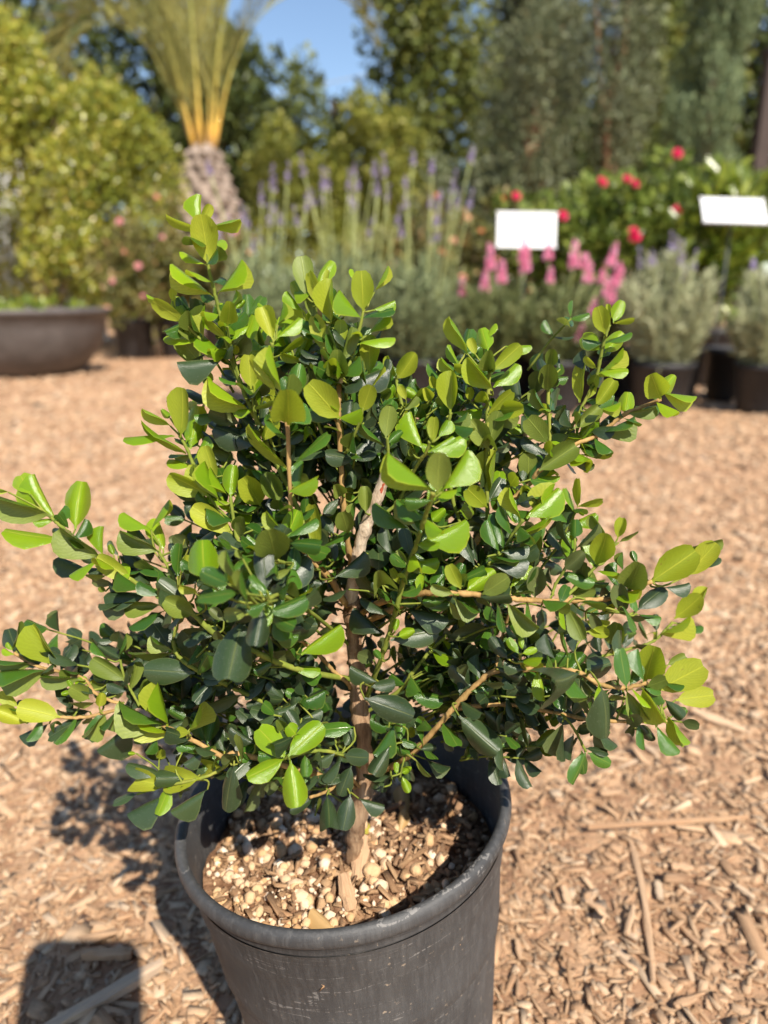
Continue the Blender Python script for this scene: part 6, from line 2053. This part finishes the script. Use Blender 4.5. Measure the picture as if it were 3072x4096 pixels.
# --- date palm
M_PTRUNK = plain('palm_boss', (.31, .245, .20), .9, .4, 18, .2, .8, 60)
m, t, N, L, bs = new_mat('palm_petiole')
co = coords(N); sp_ = N.new('ShaderNodeSeparateXYZ'); L.new(co, sp_.inputs[0])
L.new(ramp(N, L, math_n(N, L, 'ADD', math_n(N, L, 'MULTIPLY', sp_.outputs[2], .3), math_n(N, L, 'MULTIPLY', noise(N, L, 9, 3, .5, co), .15)), [(.54, (.60, .40, .24)), (.62, (.62, .35, .05)), (.76, (.48, .42, .09)), (.9, (.34, .36, .10))]), bs.inputs['Base Color'])
bs.inputs['Roughness'].default_value = .5
M_PET = m
F_PALM = foliage_mat('palm_leaflet', [(0, (.14, .16, .045)), (.5, (.31, .31, .09)), (1, (.52, .47, .17))], .3, .45)
PALM = np.array([-1.63, 7.1, 0])
palm = empty('date_palm', PALM, 'young date palm with knobbly grey trunk and orange leaf stalks', 'palm tree')
def trunk_r(t): return .170 + .080 * math.sin(math.pi * min(1, t * 1.05)) - .10 * max(0, t - .75) * 3
MB().add(*tube([(0, 0, 1.72 * k / 14) for k in range(15)], 0, 0, 18, .05, True, trunk_r)).build('trunk', M_PTRUNK, palm)
def boss_mesh():
    vs_ = [(-.055, 0, -.05), (.055, 0, -.05), (.062, 0, .02), (0, 0, .075), (-.062, 0, .02), (-.03, -.05, -.03), (.03, -.05, -.03), (.028, -.075, .025), (-.028, -.075, .025)]
    fs_ = [(0, 1, 6, 5), (1, 2, 7, 6), (2, 3, 7), (3, 4, 8), (3, 8, 7), (4, 0, 5, 8), (5, 6, 7, 8)]
    return MB().add(vs_, fs_).mesh('leaf_base', M_PTRUNK, False)
bm_ = boss_mesh()
for i in range(17):
    for k in range(9):
        a = 2 * math.pi * (k + .5 * (i % 2)) / 9 + random.uniform(-.05, .05); z = .10 + i * .095
        if math.sin(a) > .45: continue
        rr = trunk_r(z / 1.72) - .012
        M4 = Matrix.Translation((rr * math.cos(a), rr * math.sin(a), z)) @ Matrix.Rotation(a + math.pi / 2, 4, 'Z') @ Matrix.Rotation(random.uniform(-.15, .15), 4, 'X') @ Matrix.Diagonal((random.uniform(.85, 1.1), random.uniform(.8, 1.3), random.uniform(.85, 1.1), 1))
        link('leaf_base', bm_, palm, M4)
def frond(az, el0, length, curve, st0=.2, w0=.012):
    pts = []; p = np.array([.08 * math.cos(az), .08 * math.sin(az), 1.66]); el = el0; n_ = 16
    for k in range(n_ + 1):
        pts.append(p.copy())
        d = np.array([math.cos(az) * math.cos(el), math.sin(az) * math.cos(el), math.sin(el)])
        p = p + d * length / n_; el -= curve / n_ * max(0, k / n_ - st0) * 2.4
    rachis = MB().add(*tube(pts, 0, 0, 8, .02, True, lambda t: w0 * (1 - .82 * t) + .014 * max(0, 1 - t * 6))).build('frond', M_PET, palm)
    P_ = np.array(pts); rows_ = []
    n2 = 110
    for k in range(n2):
        u0_ = .13 if curve > 1 else .24
        u = u0_ + (1 - u0_) * k / n2; i = min(int(u * n_), n_ - 1); t = u * n_ - i
        q = P_[i] * (1 - t) + P_[i + 1] * t; tan = unit(P_[i + 1] - P_[i])
        side = unit(np.cross(tan, np.array([0, 0, 1.]))) if abs(tan[2]) < .995 else np.array([-math.sin(az), math.cos(az), 0])
        upv = np.cross(side, tan)
        for sg in (1, -1):
            ll = (.52 * math.sin(math.pi * min(1, .18 + u * .78)) + .08) * random.uniform(.85, 1.1) * .95
            d = unit(tan * .85 + side * sg * .6 + upv * random.uniform(.1, .4))
            rows_.append(leaf_rows(q[None], d[None], unit(upv + rng.normal(0, .3, 3))[None], ll, .013))
    cloud('leaflets', np.concatenate(rows_), F_PALM, rachis, None, LEAF_F)
for az, el, ln, cv, s0 in ((-1.57, 1.53, 3.3, .2, .2), (0, 1.45, 2.9, 2.9, .08), (.3, 1.30, 2.5, 2.6, .03), (3.14, 1.36, 2.3, 4.4, .06), (2.8, 1.22, 2.5, 3.6, .03), (3.45, 1.40, 2.6, 3.0, .08), (2.3, 1.40, 3.0, 1.8, .1), (1.2, 1.44, 3.1, 1.2, .1)):
    frond(az, el, ln, cv, s0)

# --- vine shrubs in the middle distance
for (x, y, rx, zt, lab, k, mt) in ((-1.0, 9.0, .72, 2.22, 'yellow green climbing vine mound right of the palm trunk', .17, F_VINE),
                               (.0, 9.2, .72, 2.55, 'taller yellow green vine mound behind the lavender stalks', .18, F_VINE),
                               (.95, 8.6, .85, 1.75, 'dull grey green shrub behind the orange flowered bushes', .2, F_OLIVE),
                               (2.0, 9.2, .9, 1.7, 'dark low shrub in shade behind the olive trees', .2, F_MIDT)):
    shrub_thing('vine_shrub' if mt is F_VINE else 'bushy_shrub', lab, 'shrub', (x, y, 0), mound(0, 0, .2, rx, zt, 80, k * .8, .45), 8500, .06, mt, .6, group='shrubs in the middle distance', nst=5, sr=.02)

# --- trees beyond
def tree(name, label, x, y, h, rx, crown0, mat, nl, lsz, lumps=34, tr=.12, k=.34, asp=.5, trunk=None, droop=0):
    t_ = empty(name, (x, y, 0), label, 'tree', 'trees beyond the plant rows')
    lm = blob_lumps((0, 0, (crown0 + h) / 2), (rx, rx, (h - crown0) / 2), lumps, k)
    MB().add(*tube(smooth_path([(0, 0, -.05), (.06, .02, h * .25), (-.05, 0, h * .5), (.04, 0, h * .8)], 5), tr, tr * .3, 10, .08)).build('trunk', trunk or M_STEM, t_)
    for i in range(7):
        c = lm[i][0]; z0 = h * random.uniform(.25, .5)
        MB().add(*tube(smooth_path([(0, 0, z0), (c[0] * .5, c[1] * .5, (z0 + c[2]) / 2 + .1), c], 4), tr * .4, tr * .12, 6, .05)).build('limb', trunk or M_STEM, t_)
    cloud('crown', shrub_leaves(lm, nl, lsz, asp, .3, droop), mat, t_, None, LEAF_F)
    return t_
tree('dense_tree', 'dark dense tree behind the tall yellow green shrubs at the upper left', -6.2, 13.5, 6.6, 2.1, .6, F_DARK, 9000, .16)
tree('dense_tree', 'dark dense tree behind the palm fronds', -4.1, 14.5, 6.6, 1.8, .5, F_DARK, 8000, .16)
tree('dense_tree', 'dark green tree between the palm trunk and the patch of blue sky', -2.6, 13.0, 4.9, 1.2, .4, F_DARK, 8000, .14)
tree('leafy_tree', 'low sunlit green tree under the patch of blue sky', -.95, 14.5, 4.8, 1.0, .4, F_MIDT, 6000, .14)
tree('leafy_tree', 'tall olive green tree right of the patch of blue sky', .75, 13.5, 6.4, 1.25, 1.2, F_MIDT, 8000, .15)
tree('leafy_tree', 'short green tree behind the taller vine mound', .2, 15.5, 4.3, 1.2, .3, F_DARK, 5000, .16)
tree('grey_tree', 'tall hazy grey green tree behind the overhead wires', 2.9, 16.5, 7.2, 1.6, .8, F_EUC, 9000, .17, droop=.6)
tree('grey_tree', 'tall grey green tree behind the olive trees', 5.2, 17, 7.5, 1.9, .6, F_EUC, 9000, .18, droop=.6)
tree('dense_tree', 'dark tree behind the narrow cypress at the right edge', 7.6, 15.5, 6.8, 2.0, .5, F_DARK, 8000, .17)
tree('dense_tree', 'dark low tree closing the gap behind the olive trees', 3.6, 13.5, 3.7, 1.5, .3, F_DARK, 7000, .15)
tree('leafy_tree', 'broad green tree filling the gap behind the cypress and the olive trees', 4.6, 14.5, 6.6, 1.7, .4, F_MIDT, 8000, .16)
tree('grey_tree', 'hazy grey tree at the far right behind the dark post', 7.4, 18.5, 8.2, 2.0, .6, F_EUC, 8000, .19, droop=.6)
M_OTR = plain('olive_trunk', (.42, .24, .14), .85, .35, 14, .2)
for (x, y, h, rx, c0, lab) in ((1.55, 8.2, 3.5, .55, .95, 'olive tree with pale leaves and a short orange brown trunk, above the white sign'),
                               (2.32, 8.0, 3.9, .55, 1.2, 'taller olive tree with a slim reddish stake, beside the cypress'),
                               (1.95, 9.6, 3.9, .6, .9, 'darker olive tree standing behind the other two olive trees')):
    t_ = tree('olive_tree', lab, x, y, h, rx, c0, F_OLIVE, 7000, .075, 30, .05, .36, .26, M_OTR)
    t_['group'] = 'olive trees'
st_ = MB().add(*tube([(0, 0, -.1), (.01, 0, 1.6), (0, 0, 3.4)], .020, .018, 8, .03)).build('wooden_stake', plain('stake_wood', (.44, .26, .15), .8, .25, 8))
st_.location = (2.36, 8.02, 0)
tag(st_, 'tall reddish wooden stake standing inside the crown of the taller olive tree', 'stake')
# cypress
cy = empty('cypress_tree', (3.22, 7.9, 0), 'narrow dark cypress column at the upper right', 'tree', 'trees beyond the plant rows')
lm = []
for i in range(90):
    z = random.uniform(.25, 4.4); rr = .36 * (1 - .55 * (z / 4.6) ** 3); a = random.uniform(0, 6.28); q = rr * math.sqrt(random.random())
    lm.append((np.array([q * math.cos(a), q * math.sin(a), z]), np.array([.10, .10, .26])))
cloud('crown', shrub_leaves(lm, 26000, .055, .26, 1.6), F_CYP, cy, None, LEAF_F)
MB().add(*tube([(0, 0, -.05), (0, 0, 2), (0, 0, 4.2)], .08, .02, 8, .05)).build('trunk', M_STEM, cy)
o = MB().add(*box((0, 0, 1.2), (.12, .12, 2.4))).add(*box((0, 0, 2.43), (.15, .15, .05))).build('fence_post', plain('dark_post', (.05, .035, .03), .8, .2, 10), None, False)
o.location = (3.36, 7.0, 0)
tag(o, 'dark square wooden post at the right edge beside the cypress', 'post')
# overhead wires
for i, (z0, z1) in enumerate(((6.3, 7.6), (5.6, 6.5))):
    o = MB().add(*tube(smooth_path([(-9, 19.5, z0 - 2.4), (2, 19.5, z0 - .25), (12, 19.5, z1 + 1.2)], 10), .012, .012, 6)).build('overhead_wire', plain('wire', (.35, .35, .34), .5, .1))
    tag(o, ('upper' if i == 0 else 'lower') + ' thin overhead wire slanting across the hazy grey trees', 'wire', 'overhead wires')

# --- lavender row
LAV_SP = [spike_mesh(P_LAV, .075, .0095, 55), spike_mesh(P_LAV, .05, .009, 40)]
PINK_SP = [spike_mesh(P_PINK, .085, .016, 90), spike_mesh(P_PINK, .065, .015, 80), spike_mesh(P_PINK, .045, .015, 60)]
stalk_cache = {}
def stalk_mesh(h, mat, r=.0030, bend=.02):
    key = (round(h, 2), mat.name)
    if key not in stalk_cache:
        stalk_cache[key] = MB().add(*tube(smooth_path([(0, 0, 0), (bend, bend * .5, h * .5), (bend * .3, 0, h)], 4), r, r * .7, 5, 0)).mesh('flower_stalk', mat)
    return stalk_cache[key]
M_STALK = plain('lavender_stalk', (.34, .38, .15), .6, .2, 30)
def fine_foliage(n, r, z0, z1, size, asp, spread=.55, zt=1.0):
    """narrow leaves set along many upright shoots of uneven length"""
    ns = 75; per = n // ns; out = []
    for i in range(ns):
        a = random.uniform(0, 6.28); q = math.sqrt(random.random())
        b = np.array([.35 * r * q * math.cos(a), .35 * r * q * math.sin(a), z0])
        hh = (z1 - z0) * random.uniform(.62, 1.12) * (1 - .28 * q * q)
        e = np.array([r * 1.12 * q * math.cos(a) + random.gauss(0, .012), r * 1.12 * q * math.sin(a) + random.gauss(0, .012), z0 + hh])
        m_ = (b + e) / 2 + np.array([r * .22 * q * math.cos(a), r * .22 * q * math.sin(a), -.02])
        t = rng.uniform(.12, 1.0, per)[:, None]
        p = (1 - t) ** 2 * b + 2 * t * (1 - t) * m_ + t * t * e
        ax = unit(2 * (1 - t) * (m_ - b) + 2 * t * (e - m_))
        d = unit(ax * .9 + rng.normal(0, .45, (per, 3)))
        s = size * rng.uniform(.55, 1.2, per)
        out.append(leaf_rows(p, d, unit(rng.normal(0, 1, (per, 3)) + np.array([0, -.5, .4])), s, s * asp))
    return np.concatenate(out)
def flower_plant(name, label, cat, x, y, zp, r, zt, leafmat, n, spikes, nsp, s0, s1, grp, size=.045, asp=.13, sstalk=M_STALK, lean=.25, stp=None):
    t_ = empty(name, (x, y, zp), label, cat, grp)
    cloud('foliage', fine_foliage(n, r, 0, zt - zp, size, asp), leafmat, t_, None, LEAF_F)
    for i in range(nsp):
        a = random.uniform(0, 6.28); q = r * .75 * math.sqrt(random.random())
        b = Vector((q * math.cos(a), q * math.sin(a), (zt - zp) * .45))
        h = random.uniform(s0, s1) - zp - b.z
        d = Vector((q * math.cos(a) / r * lean + random.uniform(-.05, .05), q * math.sin(a) / r * lean, 1)).normalized()
        M4 = Matrix.Translation(b) @ d.to_track_quat('Z', 'Y').to_matrix().to_4x4() @ Matrix.Rotation(random.uniform(0, 6.28), 4, 'Z')
        h = round(h * 20) / 20
        o = link('flower_stalk', stalk_mesh(max(h, .05), sstalk), t_, M4)
        s = random.uniform(.85, 1.2)
        link('flower_spike', random.choice(spikes), o, Matrix.Translation((.006, 0, max(h, .05) - .01)) @ Matrix.Diagonal((s, s, s, 1)))
    return t_
PH = .19
G_L = 'lavender plants in the back row'
for (x, y, r, zt, n_, s0, s1, lab) in ((-.46, 2.85, .17, .56, 15, .60, .84, 'lavender with tall purple spikes, leftmost of the row behind the boxwood'),
                                     (-.16, 2.90, .19, .57, 18, .66, .90, 'lavender with the tallest purple spikes, right above the boxwood centre'),
                                     (.12, 2.85, .17, .55, 16, .62, .88, 'lavender with tall spikes beside the pink flowered plant')):
    flower_plant('lavender_plant', lab, 'lavender', x, y, PH * .86, r, zt, F_LAV, 7500, LAV_SP, n_, s0, s1, G_L, .055, .11, M_STALK, .3)
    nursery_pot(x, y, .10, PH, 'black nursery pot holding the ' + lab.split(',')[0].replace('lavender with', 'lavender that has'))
G_P = 'pink flowered plants in the back row'
F_PG = foliage_mat('pink_plant_leaf', [(0, (.06, .085, .03)), (.5, (.13, .165, .06)), (1, (.25, .27, .11))], .25, .5)
for si, (x, y, r, zt, n_, s0, s1, lab) in enumerate(((.42, 2.85, .17, .47, 11, .44, .62, 'plant with pink flower spikes right below the white sign'),
                                     (.68, 2.80, .16, .44, 10, .36, .56, 'plant with scattered short pink spikes, between two other pink ones'),
                                     (.86, 2.95, .12, .46, 13, .46, .62, 'plant with the densest pink spikes, beside the silvery lavender'))):
    t_ = flower_plant('pink_spike_plant', lab, 'plant', x, y, PH * .86, r, zt, F_PG, 5500, PINK_SP, 0, s0, s1, G_P, .045, .2, M_STALK, .35)
    for p in mine(PINK, si, ((.42, 2.85), (.68, 2.80), (.86, 2.95))):
        p = p - np.array([0, 0, PH * .86 + .035])
        q = np.array([p[0] * .3, p[1] * .3, .08])
        o = MB().add(*tube(smooth_path([q, (p + q) / 2 + np.array([0, 0, .015]), p], 4), .003, .002, 5)).build('flower_stalk', M_STALK, t_)
        z = Vector(p - q).normalized() * .35 + Vector((random.uniform(-.1, .1), 0, 1)); s = random.uniform(.85, 1.25)
        link('flower_spike', random.choice(PINK_SP), o, Matrix.Translation(Vector(p)) @ z.to_track_quat('Z', 'Y').to_matrix().to_4x4() @ Matrix.Diagonal((s, s, s, 1)))
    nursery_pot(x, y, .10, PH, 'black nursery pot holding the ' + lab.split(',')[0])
for (x, y, r, zt, lab) in ((1.05, 2.72, .155, .55, 'silvery grey lavender mound with few flowers, right of the pink spikes'),
                           (1.42, 2.66, .15, .52, 'silvery lavender mound at the right edge, cut off by the frame')):
    flower_plant('silver_lavender', lab, 'lavender', x, y, PH * .86, r, zt, F_SILV, 9000, LAV_SP, 9, .50, .60, G_L, .05, .11, M_STALK, .3)
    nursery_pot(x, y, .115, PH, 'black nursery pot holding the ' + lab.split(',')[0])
# a second row of pots
for i, (x, y, lab) in enumerate(((1.22, 3.05, 'black nursery pot in the gap between the two silvery lavenders'), (.27, 3.1, 'black nursery pot in shade behind the lavender row'), (.55, 3.15, 'black nursery pot in shade under the white sign'), (.82, 3.2, 'black nursery pot in shade behind the short pink spikes'), (-.3, 3.15, 'black nursery pot in shade between the left and middle lavender'), (1.0, 3.1, 'black nursery pot in shade behind the silvery lavender mound'), (1.48, 3.05, 'black nursery pot behind the right edge lavender mound'), (-.03, 3.2, 'black nursery pot in shade behind the two lavenders right of the boxwood tip'))):
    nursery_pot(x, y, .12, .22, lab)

# --- red flowering shrubs and orange flowers
BL_RED = [blossom_mesh(P_RED, .036), blossom_mesh(P_RED, .030)]
BL_OR = [blossom_mesh(P_ORANGE, .022), blossom_mesh(P_PEACH, .022)]
for si, (x, y, rx, zt, nb, lab) in enumerate(((1.12, 4.35, .42, 1.02, 7, 'green shrub with red blossoms right behind the white sign'), (1.72, 4.4, .42, 1.10, 8, 'green shrub with red blossoms below the cypress'))):
    lm = blob_lumps((0, 0, .27 + (zt - .27) * .5), (rx, rx * .9, (zt - .27) * .52), 30, .34)
    bp = mine(RED, si, ((1.12, 4.35), (1.72, 4.4)))
    lm += [(p + np.array([0, .11, -.05]), np.array([.11, .10, .10])) for p in bp]
    t_ = shrub_thing('red_flower_shrub', lab, 'shrub', (x, y, 0), lm, 5200, .05, F_GREEN, .58, group='red flowering shrubs', nst=6, sr=.009)
    bloom(t_, bp, BL_RED)
    nursery_pot(x, y, .16, .28, 'black nursery pot under the ' + lab)
for si, (x, y, rx, zt, lab) in enumerate(((.42, 4.6, .34, .95, 'low bush with small orange flowers left of the white sign'), (.02, 4.7, .34, .80, 'low bush with small orange flowers behind the lavender stalks'))):
    lm = blob_lumps((0, 0, .22 + (zt - .22) * .5), (rx, rx * .8, (zt - .22) * .52), 22, .34)
    bp = mine(ORANGE, si, ((.42, 4.6), (.02, 4.7)))
    lm += [(p + np.array([0, .09, -.03]), np.array([.09, .08, .08])) for p in bp]
    t_ = shrub_thing('orange_flower_bush', lab, 'shrub', (x, y, 0), lm, 3800, .04, F_ROSE, .5, group='orange flowered bushes', nst=5, sr=.007)
    bloom(t_, bp, BL_OR)
    nursery_pot(x, y, .14, .24, 'black nursery pot under the ' + lab)
# broad leaved shrub at the right edge
lm = blob_lumps((0, 0, .66), (.27, .26, .40), 26, .34)
shrub_thing('broad_leaf_shrub', 'glossy broad leaved shrub at the right edge around the tilted white sign', 'shrub', (1.66, 3.72, 0), lm, 1500, .075, F_BROAD, .5, nst=6, sr=.008, up=.8)
nursery_pot(1.66, 3.72, .15, .27, 'black nursery pot under the glossy broad leaved shrub')

# --- white plant signs
M_SIGN = plain('sign_white', (.74, .75, .77), .45, .03, 5)
M_SPOST = plain('sign_stake', (.04, .045, .045), .5, .1, 10)
def sign(x, y, z, w_, h_, tilt, yaw, roll, label):
    t_ = empty('plant_sign', (x, y, 0), label, 'sign', 'white plant signs')
    rot = (Matrix.Rotation(yaw, 3, 'Z') @ Matrix.Rotation(tilt, 3, 'X') @ Matrix.Rotation(roll, 3, 'Y'))
    MB().add(*box((0, 0, z), (w_, .004, h_), rot)).build('panel', M_SIGN, t_, False)
    for s in (-.5, .5):
        MB().add(*box(tuple(rot @ Vector((0, 0, s * (h_ + .006))) + Vector((0, 0, z))), (w_ + .010, .009, .008), rot)).build('edge', M_SIGN, t_, False)
    MB().add(*tube([(0, .012, -.08), (0, .012, z * .5), (0, .012, z - h_ * .2)], .006, .006, 8)).build('stake', M_SPOST, t_)
sign(.655, 3.5, .715, .27, .145, R(-12), 0, R(1), 'upright blank white plant sign above the pink flower spikes')
sign(1.505, 3.3, .775, .26, .16, R(-50), R(-6), R(4), 'tilted white plant sign at the right edge among broad leaves')
